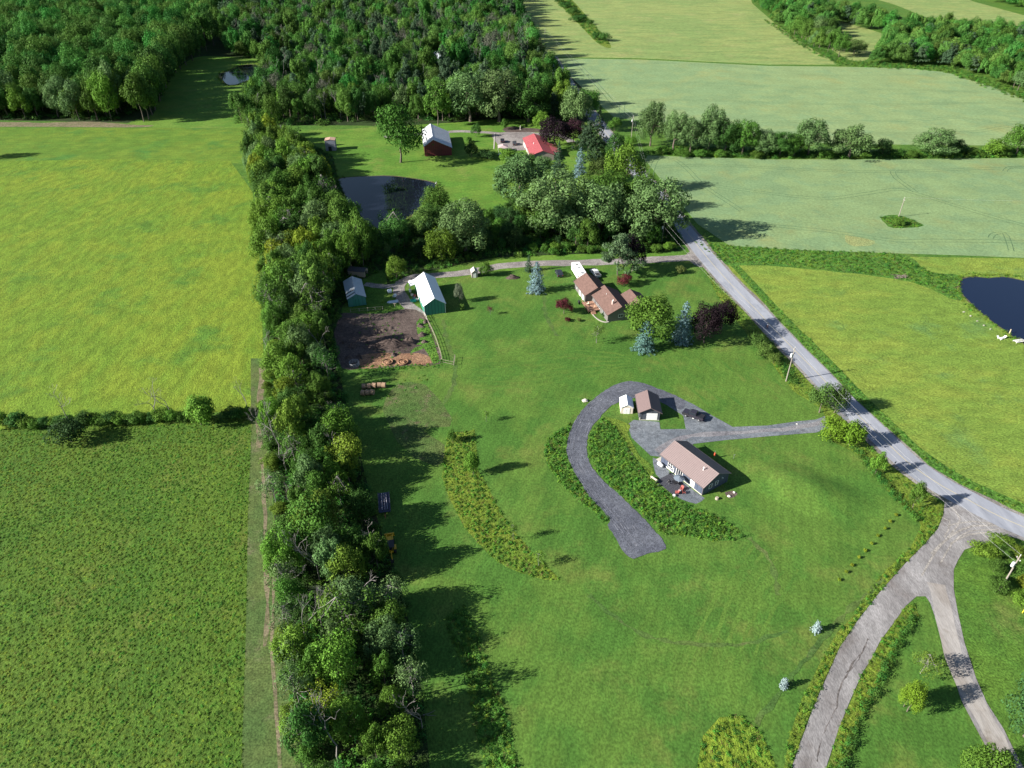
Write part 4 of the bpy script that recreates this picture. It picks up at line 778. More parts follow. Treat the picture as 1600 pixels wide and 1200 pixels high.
# feed bin / tall shed and things by it
L_ = G(508, 236); th = House("tall_shed", "tall narrow grey shed with rusty flat top at the left end of the upper lawn", "shed", (L_[0], L_[1]+4.5), math.radians(-84), 4.6, 5.0, 5.2, 5.6, paint("grey_blue_board", (.20, .22, .27), .8, var=.2), paint("rusty_tin", (.42, .27, .20), .8, var=.4, scale=1.5), .1); th.door('F', 1.4, 1.6, 2.2, BLACK)

# ------------------------------------------------------------------ vehicles
def wheels(t, xs, y, r, w=.24, both=True):
    for x in xs:
        for sy in ((-1, 1) if both else (1,)):
            o = MB().tube((x, sy*y-w/2, r), (x, sy*y+w/2, r), r, r, 14).obj("wheel", RUBBER, t); k = sy*(w/2+.006); MB().tube((x, sy*y+k-.005, r), (x, sy*y+k+.01, r), r*.6, r*.6, 10).obj("rim", STEEL, o)
def car(u, v, ang, col, label, kind="suv", name="parked_car"):
    x, y = G(u, v); t = empty(name, (x, y, .06), math.radians(ang), label, "truck" if kind == "pickup" else "car"); mt = paint("car_paint_%d" % int(u), col, .25, var=.04, spec=.8)
    if kind == "pickup": prof = [(-2.75, .45), (2.75, .45), (2.78, .9), (2.6, 1.12), (1.35, 1.2), (.75, 1.85), (-.75, 1.88), (-.95, 1.2), (-2.75, 1.2)]; L = 2.75; cab = [(1.28, 1.22), (.75, 1.80), (-.72, 1.83), (-.88, 1.22)]
    elif kind == "suv": prof = [(-2.3, .4), (2.3, .4), (2.35, .85), (2.15, 1.02), (1.25, 1.12), (.6, 1.68), (-1.75, 1.72), (-2.25, 1.1)]; L = 2.3; cab = [(1.15, 1.12), (.58, 1.62), (-1.7, 1.66), (-2.1, 1.12)]
    else: prof = [(-2.2, .35), (2.2, .35), (2.25, .7), (2.05, .85), (1.1, .95), (.4, 1.42), (-1.1, 1.42), (-1.7, 1.0), (-2.25, .95)]; L = 2.2; cab = [(1.0, .96), (.38, 1.37), (-1.08, 1.37), (-1.6, 1.0)]
    m = MB(); n = len(prof); vs = []
    for yy, inset in ((-.95, 1), (-.99, 0), (.99, 0), (.95, 1)):
        for (px, pz) in prof: k = (.16 if pz > 1.3 else .02)*(1) ; vs.append((px, (abs(yy)-(.17 if pz > 1.3 else 0))*(1 if yy > 0 else -1), pz))
    fs = [tuple(range(n)), tuple(range(4*n-1, 3*n-1, -1))]
    for b in range(3): fs += [(b*n+i, (b+1)*n+i, (b+1)*n+(i+1) % n, b*n+(i+1) % n) for i in range(n)]
    m.add(vs, fs); m.obj("body", mt, t)
    gz = MB(); (fx, fz), (tx, tz), (rx, rz), (bx, bz) = cab
    gz.add([(fx+.05, -.88, fz+.03), (fx+.05, .88, fz+.03), (tx+.05, .74, tz), (tx+.05, -.74, tz)], [(0, 1, 2, 3)]); gz.obj("windscreen", GLASS, t)
    for sy in (-1, 1):
        q = MB(); y0, y1 = sy*1.0, sy*.83; q.add([(fx-.08, y0, fz+.04), (tx-.05, y1, tz-.04), (rx+.1, y1, rz-.04), (bx+.05, y0, bz+.04)], [(0, 1, 2, 3) if sy < 0 else (3, 2, 1, 0)]); q.obj("side_window", GLASS, t)
        MB().box(L-.02, L+.05, sy*.62-.2, sy*.62+.2, .68, .84).obj("headlight", WHITE, t); MB().box(-L-.03, -L+.02, sy*.75-.1, sy*.75+.1, .75, .98).obj("tail_light", paint("tail_red", (.4, .02, .02), .3), t); MB().box(fx-.25, fx-.05, sy*1.0, sy*1.2, fz-.02, fz+.16).obj("mirror", mt, t)
    if kind == "pickup": MB().box(-2.68, -1.0, -.82, .82, 1.21, 1.24).obj("bed_cover", BLACK, t); MB().box(2.6, 2.86, -.95, .95, .5, .68).obj("bumper", STEEL, t)
    wheels(t, (-L*.62, L*.62), .88, .36 if kind != "sedan" else .32); return t
car(1083, 652, 147, (.028, .025, .035), "black pickup truck parked on the stone drive right of the garage", "pickup", "pickup_truck")
x, y = G(1083.5, 654.5); o = tag(MB().ball((0, 0, .32), .34, .34, .32).obj("white_ball", WHITE, None, True), "round white tank lid beside the black pickup truck", "tank"); o.location = (x, y, .04)
car(873.5, 430, 100, (.03, .035, .05), "dark blue car parked alone on the grass left of the white camper", "suv")
car(908, 425, 95, (.03, .035, .06), "dark blue car parked between the white camper and the white pickup", "suv"); car(930, 430, 108, (.62, .64, .68), "white pickup truck behind the brown roofed house", "pickup", "pickup_truck")
car(804, 226, 95, (.05, .055, .065), "dark grey car in the middle of the upper parking yard", "suv"); car(785, 222, 92, (.02, .02, .03), "black car behind the small canopy on the upper parking yard", "suv"); car(783, 243, 70, (.12, .14, .22), "blue grey car half in the shadow below the small canopy", "sedan")
car(472, 230, 20, (.22, .27, .40), "pale blue car parked in the shade at the left end of the upper lawn", "sedan")
# small canopy
x, y = G(786, 236); t = empty("canopy", (x, y, .05), math.radians(5), "square canopy with a brownish fabric roof by the parked cars", "canopy"); CV = paint("brownish_canvas", (.40, .31, .31), .8)
m = MB(); m.add([(-2.6, -2.6, 2.3), (2.6, -2.6, 2.3), (2.6, 2.6, 2.3), (-2.6, 2.6, 2.3), (0, -1.2, 3.2), (0, 1.2, 3.2)], [(0, 1, 4), (1, 2, 5, 4), (2, 3, 5), (3, 0, 4, 5), (3, 2, 1, 0)]); m.obj("roof", CV, t)
for sx in (-2.4, 2.4):
    for sy in (-2.4, 2.4): MB().tube((sx, sy, 0), (sx, sy, 2.3), .05, .05, 6).obj("leg", WHITE, t)
# camper
x, y = G(905, 434); a7 = math.radians(-78.5); t = empty("camper_trailer", (x-2.4, y+5.6, .05), a7, "long white camper trailer parked behind the brown roofed house", "camper")
m = MB(); m.prism([(0, .6), (10.6, .6), (11.0, 1.5), (10.7, 3.05), (.1, 3.1), (0, 2.9)], 0, 2.75); m.obj("body", paint("camper_white", (.85, .85, .84), .45, var=.03), t)
for (x0, x1, y0, y1) in ((1.6, 2.3, 1.0, 1.7), (4.3, 5.0, 1.0, 1.6), (8.3, 9.2, .9, 1.8)): MB().box(x0, x1, y0, y1, 3.09, 3.2).obj("roof_vent", STEEL if x0 > 2 else BLACK, t)
for (x0, x1) in ((2.2, 3.3), (4.6, 5.6), (8.2, 9.6)): MB().box(x0, x1, -.03, -.002, 1.7, 2.4).obj("window", GLASS, t)
MB().box(6.4, 7.1, -.04, -.002, .8, 2.6).obj("door", paint("camper_door", (.7, .7, .7)), t); m = MB(); m.box(11.0, 12.3, 1.28, 1.46, .5, .62); m.obj("hitch", BLACK, t); MB().box(.2, 10.8, -.02, -.004, 1.0, 1.15).obj("stripe", paint("taupe_stripe", (.3, .28, .27)), t)
for xx in (5.6, 6.5):
    for yy in (.05, 2.5): MB().tube((xx, yy, .36), (xx, yy+.2, .36), .36, .36, 12).obj("wheel", RUBBER, t)
# yellow backhoe tractor in the hedge shade
x, y = G(611, 858); YEL = paint("machine_yellow", (.62, .36, .02), .5, var=.15); t = empty("loader_tractor", (x, y, .02), math.radians(103), "yellow loader tractor parked in the shade of the tree row", "tractor")
MB().prism([(-1.6, .7), (2.2, .7), (2.3, 1.3), (2.1, 1.5), (.2, 1.55), (0, 1.1), (-1.6, 1.1)], -.45, .45).obj("body", YEL, t)
for sy in (-1, 1):
    MB().tube((-1.0, sy*.85-.22, .75), (-1.0, sy*.85+.22, .75), .75, .75, 16).obj("rear_wheel", RUBBER, t); MB().tube((1.7, sy*.75-.15, .45), (1.7, sy*.75+.15, .45), .45, .45, 12).obj("front_wheel", RUBBER, t); MB().box(-1.6, -.4, sy*.85-.25, sy*.85+.25, 1.52, 1.6).obj("fender", YEL, t)
    m = MB(); m.tube((.6, sy*.6, 1.5), (2.4, sy*.6, 1.55), .09, .09, 6); m.tube((2.4, sy*.6, 1.55), (3.6, sy*.6, .5), .09, .09, 6); m.obj("loader_arm", YEL, t)
MB().prism([(3.3, .15), (4.3, .1), (4.3, .2), (3.5, .3), (3.4, .95), (3.3, .95)], -1.0, 1.0).obj("bucket", YEL, t); MB().box(-1.3, -.7, -.3, .3, 1.12, 1.5).obj("seat", BLACK, t)
for q in ((-1.6, -.6), (-1.6, .6), (.1, -.6), (.1, .6)): MB().tube((q[0], q[1], 1.1), (q[0], q[1], 2.3), .05, .05, 6).obj("cab_post", BLACK, t)
MB().box(-1.75, .25, -.75, .75, 2.3, 2.38).obj("canopy", BLACK, t); m = MB(); m.tube((-1.6, 0, 1.0), (-2.9, 0, 2.4), .1, .08, 6); m.tube((-2.9, 0, 2.4), (-3.9, 0, 1.2), .08, .07, 6); m.obj("backhoe_arm", YEL, t); MB().prism([(-4.2, .5), (-3.6, .5), (-3.7, 1.2), (-4.0, 1.2)], -.3, .3).obj("backhoe_bucket", BLACK, t)
# dark flatbed wagon
x, y = G(601, 790); t = empty("farm_wagon", (x, y, .02), math.radians(101), "dark flatbed farm wagon loaded with pipes in the shade of the tree row", "wagon"); NV = paint("dark_blue_board", (.05, .055, .10), .7, var=.3)
for k in range(7): MB().box(-3.0, 3.0, -1.15+k*.33, -1.15+k*.33+.30, .95, 1.02).obj("plank", NV, t)
for sy in (-1, 1): MB().box(-3.0, 3.0, sy*1.2-.04, sy*1.2+.04, .9, 1.35).obj("side_board", NV, t)
wheels(t, (-1.9, 1.9), .95, .42); MB().tube((-3.0, 0, .7), (-4.4, 0, .45), .06, .06, 6).obj("drawbar", paint("rusty_red", (.35, .08, .05)), t)
for k, yy in enumerate((-.6, -.1, .5)): MB().tube((-2.5, yy, 1.2), (2.6, yy*.8, 1.2), .12, .12, 8).obj("pipe", paint("dull_pipe", (.18, .18, .22)), t)

# ------------------------------------------------------------------ barnyard
mx_, my_ = G(612, 541); o = mound("manure_heap", mx_, my_, 9.0, 3.2, 2.0, .12, M_dirt, 34, .16, 5); tag(o, "long dark brown manure heap across the barnyard", "heap", None, "stuff")
for (u, v, rx, ry, h, sd, l) in ((553, 541, 2.0, 1.7, 1.3, 1, "round dark dung heap at the left end of the long heap"), (660, 524, 1.7, 1.3, 1.0, 2, "small dark dung heap at the right end of the long heap"), (640, 535, 3.0, 1.8, 1.5, 3, "black clod heap behind the right half of the long heap")):
    x, y = G(u, v); o = mound("dung_heap", x, y, rx, ry, h, .2, M_dirt, 16, .2, sd); tag(o, l, "heap", None, "stuff")
for i in range(16):
    r7 = random.Random(i+50); u, v = r7.uniform(532, 668), r7.uniform(500, 562); x, y = G(u, v); o = mound("dung_clod", x, y, r7.uniform(.7, 1.9), r7.uniform(.6, 1.3), r7.uniform(.25, .8), r7.uniform(0, 3), M_dirt, 12, .25, i); tag(o, "low dark clod of dung on the barnyard earth", "heap", None, "stuff")
x, y = G(801, 434); o = mound("soil_heap", x, y, 2.7, 1.6, 1.1, 0, M_dirt, 18, .18, 9); tag(o, "light brown heap of soil on the lawn left of the blue spruce", "heap", None, "stuff")
for i, (u, v, l) in enumerate(((606, 567, "straw heap in a ring near the middle of the reddish bedding"), (630, 567, "right hand straw heap in a ring on the reddish bedding"))):
    x, y = G(u, v); t = empty("feeding_ring", (x, y, .03), 0, l, "feeder"); MB().ring((0, 0, .35), 1.35, .22, 20, 6).obj("straw_ring", M_straw, t); MB().ball((0, 0, .1), 1.1, 1.0, .55, 12, 6, .2, random.Random(i)).obj("straw", M_straw, t)
x, y = G(554, 571); t = empty("feeding_ring", (x, y, .03), 0, "grey steel hay feeding ring at the left corner of the barnyard", "feeder")
for z in (.3, .75, 1.15): MB().ring((0, 0, z), 1.35, .05, 24, 5).obj("hoop", STEEL, t)
for k in range(12): q = k*math.pi/6; MB().tube((1.35*math.cos(q), 1.35*math.sin(q), 0), (1.35*math.cos(q), 1.35*math.sin(q), 1.15), .035, .035, 5).obj("upright", STEEL, t)
HAYB = paint("weathered_bale", (.30, .20, .13), .95, var=.35, scale=4, bump=.6)
pos = [(569, 607, "leftmost bale of the upper row of round bales"), (577, 606.5, "second bale from the left in the upper row of round bales"), (585, 605.5, "middle bale of the upper row of round bales"), (593, 605, "fourth bale from the left in the upper row of round bales"), (600, 605, "rightmost bale of the upper row of round bales"), (568, 617, "leftmost bale of the lower short row of round bales"), (575, 616.5, "middle bale of the lower short row of round bales"), (582, 616, "rightmost bale of the lower short row of round bales")]
for (u, v, l) in pos:
    x, y = G(u, v); o = MB(); o.tube((-.50, 0, .72), (.50, 0, .72), .75, .70, 14); o = tag(o.obj("round_bale", HAYB), l, "bale", "round bales in two short rows"); o.location = (x, y, 0); o.rotation_euler = (0, 0, rnd.uniform(-.3, .3))
# fence on the right of the barnyard
fp = [G(662, 492), G(668, 503), G(675, 517), G(681, 531), G(685, 543), G(689, 556), G(691, 567)]
def fence(name, pts_, label, rails=3, sp=2.4, h=1.25, mat=WOODP):
    t = empty(name, (*pts_[0], 0), 0, label, "fence"); o = np.array(pts_[0]); P = [np.array(p)-o for p in pts_]
    prev = None
    for a_, b_ in zip(P[:-1], P[1:]):
        n = max(1, int(round(np.linalg.norm(b_-a_)/sp)))
        for k in range(n+(1 if b_ is P[-1] else 0)):
            q = a_+(b_-a_)*k/n; MB().box(q[0]-.07, q[0]+.07, q[1]-.07, q[1]+.07, 0, h).obj("post", mat, t)
            if prev is not None:
                for r_ in range(rails): z = .35+r_*(h-.45)/max(1, rails-1); MB().tube((prev[0], prev[1], z), (q[0], q[1], z), .035, .035, 4).obj("rail", mat, t)
            prev = q
    return t
fence("board_fence", fp, "weathered rail fence along the right side of the barnyard")
fence("board_fence", [G(691, 567), G(709, 571), G(711, 560)], "short rail fence corner right of the barnyard", 2)
fence("wire_fence", [G(598, 484), G(575, 486), G(548, 488)], "thin fence between the blue roofed shed and the barnyard", 2, 3.0)
t = empty("farm_gate", (*G(663, 493), .02), math.radians(-70), "white gate at the corner of the green barn", "gate")
for z in (.3, .65, 1.0, 1.3): MB().tube((0, 0, z), (3.2, 0, z), .035, .035, 5).obj("bar", WHITE, t)
for x in (0, 1.6, 3.2): MB().tube((x, 0, .1), (x, 0, 1.35), .04, .04, 5).obj("upright", WHITE, t)
def item(name, u, v, fn, mat, label, cat, rz=0): x, y = G(u, v); o = fn(MB()).obj(name, mat); o.location = (x, y, .04); o.rotation_euler = (0, 0, rz); return tag(o, label, cat)
TEAL = paint("teal_plastic", (.02, .30, .25), .4)
item("water_trough", 646, 471, lambda m: m.box(-.9, .9, -.5, .5, 0, .12).box(-.9, .9, -.5, -.42, .12, .6).box(-.9, .9, .42, .5, .12, .6).box(-.9, -.82, -.42, .42, .12, .6).box(.82, .9, -.42, .42, .12, .6), TEAL, "teal open trough below the long side of the green barn", "trough")
item("white_drum", 641, 443, lambda m: m.tube((0, 0, 0), (0, 0, 1.1), .4, .4, 12).tube((0, 0, 1.1), (0, 0, 1.2), .3, .2, 12), WHITE, "white drum at the top left corner of the green barn", "drum")
item("white_drum", 641, 456, lambda m: m.tube((0, 0, 0), (0, 0, 1.0), .38, .38, 12).ring((0, 0, .5), .39, .03), WHITE, "second white drum halfway along the green barn", "drum")
for k, (u, v, c, l) in enumerate(((644, 462, (.6, .58, .55), "pale crate among the clutter beside the green barn"), (648, 463, (.35, .12, .10), "reddish crate among the clutter beside the green barn"), (647, 467, (.10, .12, .2), "dark blue crate among the clutter beside the green barn"), (652, 469, (.7, .68, .66), "white crate lowest among the clutter beside the green barn"))):
    mt = paint("crate_%d" % k, c); item("crate", u, v, lambda m: m.box(-.4, .4, -.35, .35, 0, .08).box(-.4, .4, -.35, -.3, .08, .55).box(-.4, .4, .3, .35, .08, .55).box(-.4, -.35, -.3, .3, .08, .55).box(.35, .4, -.3, .3, .08, .55), mt, l, "crate", k)
PB = paint("blue_white_wrap", (.45, .52, .62), .4)
item("wrapped_bale", 609, 458, lambda m: m.tube((-.6, 0, .7), (.6, 0, .7), .7, .7, 14).ball((-.6, 0, .7), .12, .66, .66).ball((.6, 0, .7), .12, .66, .66), PB, "large pale wrapped bale in the shadow left of the green barn", "bale", .4)
item("wrapped_bale", 617, 464, lambda m: m.tube((-.5, 0, .5), (.5, 0, .5), .5, .5, 14).ball((-.5, 0, .5), .1, .46, .46).ball((.5, 0, .5), .1, .46, .46), PB, "small pale wrapped bale in the shadow left of the green barn", "bale", 1.2)
item("upturned_boat", 614, 472, lambda m: m.add([(-1.9, -.2, 0), (-1.2, -.7, 0), (1.4, -.65, 0), (1.8, -.5, 0), (1.8, .5, 0), (1.4, .65, 0), (-1.2, .7, 0), (-1.9, .2, 0), (-1.5, 0, .5), (1.6, -.25, .55), (1.6, .25, .55)], [(0, 1, 8), (1, 2, 9, 8), (2, 3, 9), (3, 4, 10, 9), (4, 5, 10), (5, 6, 8, 10), (6, 7, 8), (7, 0, 8), (8, 9, 10), (0, 7, 6, 5, 4, 3, 2, 1)]), PB, "small upturned boat in the shadow above the barnyard gate", "boat", .2)
item("timber_beam", 623, 473, lambda m: m.box(-1.8, 1.8, -.12, .12, .0, .2).box(-1.8, -1.6, -.3, .3, .2, .35), WOODP, "long timber lying beside the track to the green barn", "timber", -1.0)
item("timber_beam", 617, 480, lambda m: m.box(-.08, .08, -.08, .08, 0, 1.4).box(-.5, .5, -.05, .05, 1.2, 1.32), WOODP, "weathered post with a crossbar at the end of the dim lawn", "post")
item("fallen_branch", 668, 1117, lambda m: m.tube((-1.4, -.2, .08), (.2, .1, .15), .06, .05, 5, False).tube((.2, .1, .15), (1.2, .7, .1), .05, .02, 5).tube((-.8, -.1, .1), (1.4, -.2, .1), .05, .02, 5), DEADWOOD, "forked fallen branch lying on the shaded grass", "branch")
# dock, deck chairs and post by the east pond
x, y = G(1592, 534); t = empty("dock", (x, y, .05), math.radians(14), "small grey plank dock on the shore of the right hand pond", "dock"); GW = paint("silver_wood", (.50, .49, .47), .8, var=.15)
for k in range(9): MB().box(-1.6+k*.36, -1.6+k*.36+.33, -.75, .75, .3, .36).obj("plank", GW, t)
for q in ((-1.5, -.6), (1.4, -.6), (-1.5, .6), (1.4, .6)): MB().box(q[0]-.06, q[0]+.06, q[1]-.06, q[1]+.06, -.05, .3).obj("post", GW, t)
for (u, v, rz, l) in ((1561, 530, 1.9, "left one of two white reclining chairs by the right hand pond"), (1567, 529, .3, "right one of two white reclining chairs by the right hand pond")):
    x, y = G(u, v); t = empty("lounge_chair", (x, y, .04), rz, l, "chair", "white reclining chairs by the pond"); MB().box(-.8, .35, -.32, .32, .3, .36).obj("seat", WHITE, t); MB().prism([(.36, .3), (.9, .75), (.86, .8), (.32, .36)], -.32, .32).obj("backrest", WHITE, t)
    for q in ((-.7, -.28), (-.7, .28), (.3, -.28), (.3, .28)): MB().box(q[0]-.03, q[0]+.03, q[1]-.03, q[1]+.03, 0, .3).obj("leg", WHITE, t)
x, y = G(1577, 521); t = empty("pond_post", (x, y, .03), 0, "short straw coloured post standing at the water's edge", "post"); MB().tube((0, 0, 0), (0, 0, 1.3), .16, .14, 8).obj("post", paint("straw_post", (.50, .42, .26)), t); MB().tube((0, 0, 1.3), (0, 0, 1.45), .22, .05, 8).obj("cap", WOODP, t)
x, y = G(1405, 433); r5 = random.Random(5); m = MB()
for k in range(16): q = r5.uniform(0, 6.28); m.tube((r5.uniform(-2.4, 2.4), r5.uniform(-1.4, 1.4), .1), (r5.uniform(-2.8, 2.8), r5.uniform(-1.6, 1.6), r5.uniform(.3, 1.1)), .09, .03, 5)
o = tag(m.obj("brush_pile", paint("brush_brown", (.17, .13, .12), .9, var=.3)), "brown pile of cut brush on the margin above the meadow", "brush pile", None, "stuff"); o.location = (x, y, .02)
for i in range(0, 14, 2):
    u, v = 1506+i*5.2, 487+i*3.6+r5.uniform(-2.5, 2.5)
    if i not in (9, 10, 11): x, y = G(u, v); o = MB().ball((0, 0, .1), r5.uniform(.2, .45), r5.uniform(.2, .4), .2, 7, 5, .25, r5).obj("boulder", paint("bank_stone", (.28, .27, .22), .9, var=.25)); o.location = (x, y, .02); tag(o, "pale stone in the line along the bank of the right hand pond", "rock", "stones along the pond bank")

# ------------------------------------------------------------------ utility poles and wires
POLEW = paint("grey_pole_timber", (.25, .22, .195), .85, var=.2)
TOP = {}
def upole(key, u, v, top, label, trans=True, ang=0.0, wires=True):
    x, y = G(u, v); h = height_for(u, v, top); t = empty("utility_pole", (x, y, 0), ang, label, "pole")
    MB().tube((0, 0, -.05), (0, 0, h), .17, .11, 10).obj("pole", POLEW, t); MB().tube((0, 0, h), (0, 0, h+.25), .05, .04, 6).obj("insulator", WHITE, t); MB().box(-.06, .06, -.55, .55, h-1.0, h-.88).obj("crossarm", POLEW, t)
    for sy in (-.5, .5): MB().tube((0, sy, h-.88), (0, sy, h-.7), .05, .05, 6).obj("insulator", WHITE, t)
    if trans: o = MB().tube((-.42, 0, h-2.9), (-.42, 0, h-1.9), .27, .27, 12).obj("transformer", paint("pale_grey_enamel", (.70, .71, .72), .4), t); MB().box(-.2, .0, -.06, .06, h-2.5, h-2.3).obj("bracket", STEEL, t)
    TOP[key] = Vector((x, y, h)); return t
upole("a", 1228, 596, 543, "grey utility pole with white transformer beside the road above the lane bushes")
upole("b", 1562, 922, 868, "leaning grey utility pole with white transformer in the scrub at the right edge")
upole("c", 1034, 379, 346, "utility pole in front of dark trees where the farm drive meets the road")
upole("d", 986, 220, 181, "utility pole with white transformer at the left end of the field hedge")
upole("e", 851, 72, 44, "far thin utility pole on the pale hay field", False)
upole("f", 1404, 339, 309, "lone utility pole on the weedy island in the lower grain field", False)
WIRE = paint("cable_aluminium", (.42, .42, .42), .5)
def wire(a_, b_, sag, label, dz=0.0, side=0.0):
    a_ = Vector(a_)+Vector((0, 0, dz)); b_ = Vector(b_)+Vector((0, 0, dz)); d = (b_-a_); s_ = Vector((d.y, -d.x, 0)).normalized()*side; m = MB(); p_ = None
    for i in range(25):
        t = i/24; q = a_.lerp(b_, t)+s_-Vector((0, 0, sag*4*t*(1-t)))
        if p_ is not None: m.tube(p_, q, .014, .014, 4, False)
        p_ = q
    tag(m.obj("power_line", WIRE), label, "wire")
far_b = Vector((165, 62, 11.0))
for k, (p_, q_, nm) in enumerate((("a", "b", "from the pole by the lane bushes to the pole at the right edge"), ("c", "a", "from the farm drive pole to the pole by the lane bushes"), ("d", "c", "from the field hedge pole to the farm drive pole"), ("e", "d", "from the far hay field pole to the field hedge pole"))):
    wire(TOP[p_], TOP[q_], 1.6, "upper wire "+nm, .2); wire(TOP[p_], TOP[q_], 1.9, "lower wire "+nm, -1.6, .25)
wire(TOP["f"], (330, 270, 10), 1.8, "power line leaving the lone pole in the grain field toward the right edge", .1)
item("marker_post", 1597, 958, lambda m: m.tube((0, 0, 0), (0, 0, 1.5), .07, .07, 6).box(-.09, .09, -.02, .02, 1.1, 1.5), paint("marker_yellow", (.75, .62, .05)), "slim yellow marker post at the right edge below the scrub", "marker")
x, y = G(1463, 669+54); 
t = empty("mailbox", (*G(1397, 728), .03), math.radians(40), "small mailbox on a post at the road's left shoulder", "mailbox"); MB().box(-.05, .05, -.05, .05, 0, 1.0).obj("post", WOODP, t); MB().prismx([(-.1, 1.0), (.1, 1.0), (.1, 1.15), (0, 1.24), (-.1, 1.15)], -.25, .25).obj("box", BLACK, t)
x, y = G(752, 207); t = empty("garden_figure", (*G(813, 203), .03), 0, "pale slim garden statue on the bed by the upper drive", "statue"); MB().box(-.4, .4, -.4, .4, 0, .4).obj("plinth", CONCRETE, t); MB().tube((0, 0, .4), (0, 0, 1.9), .3, .16, 8).ball((0, 0, 2.1), .2, .2, .24).obj("figure", CONCRETE, t, True)
for i in range(10):
    p0 = np.array(G(772, 209))*(1-i/10)+np.array(G(771, 233))*(i/10); p1 = np.array(G(772, 209))*(1-(i+.93)/10)+np.array(G(771, 233))*((i+.93)/10)
    if i == 0: kt = empty("stone_edging", (0, 0, .03), 0, "pale kerb line on the left side of the upper parking yard", "kerb")
    MB().box(p0[0], p0[0]+.5, p1[1], p0[1], 0, .15).obj("kerb_stone", CONCRETE, kt)
# white goose at the big pond
x, y = G(681, 288); t = empty("goose", (x, y, .03), 1.0, "white goose standing on the right shore of the big pond", "goose"); WF = paint("white_feather", (.8, .8, .78), .8); b = MB(); b.ball((0, 0, .45), .42, .24, .24, 10, 6); b.ball((-.4, 0, .5), .2, .08, .06); b.tube((.3, 0, .5), (.42, 0, .95), .09, .06, 8); b.ball((.47, 0, .98), .11, .07, .07); b.obj("body", WF, t, True)
OR_ = paint("orange_beak", (.7, .3, .05)); MB().tube((.56, 0, .98), (.7, 0, .95), .04, .01, 6).obj("beak", OR_, t)
for sy in (-.09, .09): MB().tube((0, sy, 0), (0, sy, .25), .02, .02, 5).obj("leg", OR_, t)

# ------------------------------------------------------------------ cyclist on the road
x, y = G(1198, 513.5); cyc = math.radians(-75)
t = empty("bicycle", (x, y, .09), cyc, "dark bicycle ridden down the left lane of the road", "bicycle")
for xx, nm in ((-.52, "rear_wheel"), (.52, "front_wheel")):
    w = MB().ring((0, 0, 0), .33, .025, 20, 5); w.v = [(v[0]+xx, v[2], v[1]+.35) for v in w.v]; w.obj(nm, BLACK, t)
m = MB(); FR = paint("frame_red", (.35, .03, .05), .4)
for p_, q_ in (((-.52, 0, .35), (-.08, 0, .33)), ((-.08, 0, .33), (-.2, 0, .85)), ((-.2, 0, .8), (.36, 0, .82)), ((-.08, 0, .33), (.36, 0, .78)), ((.36, 0, .9), (.52, 0, .35)), ((-.52, 0, .35), (-.2, 0, .78))): m.tube(p_, q_, .022, .022, 6)
m.obj("frame", FR, t); MB().tube((.34, -.25, .98), (.34, .25, .98), .018, .018, 6).tube((.36, 0, .85), (.34, 0, .98), .02, .02, 6).obj("handlebar", BLACK, t); MB().box(-.32, -.08, -.07, .07, .86, .92).obj("saddle", BLACK, t)
def skin_body(name, joints, edges, mat, parent, root=0, sub=1):
    me = bpy.data.meshes.new(name); me.from_pydata([j[:3] for j in joints], edges, []); o = bpy.data.objects.new(name, me); COL.objects.link(o)
    sk = o.modifiers.new("skin", 'SKIN'); lay = me.skin_vertices[0].data if me.skin_vertices else None
    if lay is None: bpy.context.view_layer.objects.active = o; bpy.context.view_layer.update(); lay = me.skin_vertices[0].data
    for i, j in enumerate(joints): lay[i].radius = (j[3], j[4] if len(j) > 4 else j[3]); lay[i].use_root = (i == root)
    sb = o.modifiers.new("sub", 'SUBSURF'); sb.levels = sub; sb.render_levels = sub; me.materials.append(mat); o.parent = parent
    dg = bpy.context.evaluated_depsgraph_get(); em = bpy.data.meshes.new_from_object(o.evaluated_get(dg)); o.modifiers.clear(); o.data = em; em.shade_smooth(); return o
p_ = empty("person", (x, y, .09), cyc, "person in a white shirt riding a bicycle on the road", "person")
SK = paint("skin", (.50, .30, .22), .6)
J = [(-.18, 0, .98, .13, .15), (-.08, 0, 1.18, .13, .16), (.06, 0, 1.38, .14, .18), (.12, 0, 1.48, .06), (.17, 0, 1.58, .06), (.19, 0, 1.66, .10), (.20, 0, 1.74, .085),
     (.08, .19, 1.42, .06), (.2, .25, 1.2, .042), (.36, .22, 1.0, .03), (.40, .2, .99, .025), (.08, -.19, 1.42, .06), (.2, -.25, 1.2, .042), (.36, -.22, 1.0, .03), (.40, -.2, .99, .025),
     (-.14, .1, .93, .09), (.18, .11, .76, .065), (.02, .11, .36, .042), (.12, .11, .28, .035), (-.14, -.1, .93, .09), (.12, -.11, .62, .065), (-.1, -.11, .25, .042), (.0, -.11, .18, .035)]
E_ = [(0, 1), (1, 2), (2, 3), (3, 4), (4, 5), (5, 6), (2, 7), (7, 8), (8, 9), (9, 10), (2, 11), (11, 12), (12, 13), (13, 14), (0, 15), (15, 16), (16, 17), (17, 18), (0, 19), (19, 20), (20, 21), (21, 22)]
skin_body("body", J, E_, SK, p_)
S_ = [(-.19, 0, .99, .15, .17), (-.08, 0, 1.18, .15, .18), (.06, 0, 1.38, .155, .195), (.10, 0, 1.46, .08), (.08, .2, 1.42, .075), (.15, .235, 1.29, .06), (.08, -.2, 1.42, .075), (.15, -.235, 1.29, .06)]
skin_body("shirt", S_, [(0, 1), (1, 2), (2, 3), (2, 4), (4, 5), (2, 6), (6, 7)], paint("white_shirt", (.85, .83, .85), .8), p_)
T_ = [(-.18, 0, .96, .145, .165), (-.14, .1, .92, .105), (.0, .11, .85, .09), (.14, .115, .78, .078), (-.14, -.1, .92, .105), (-.02, -.11, .78, .09), (.09, -.115, .66, .078)]
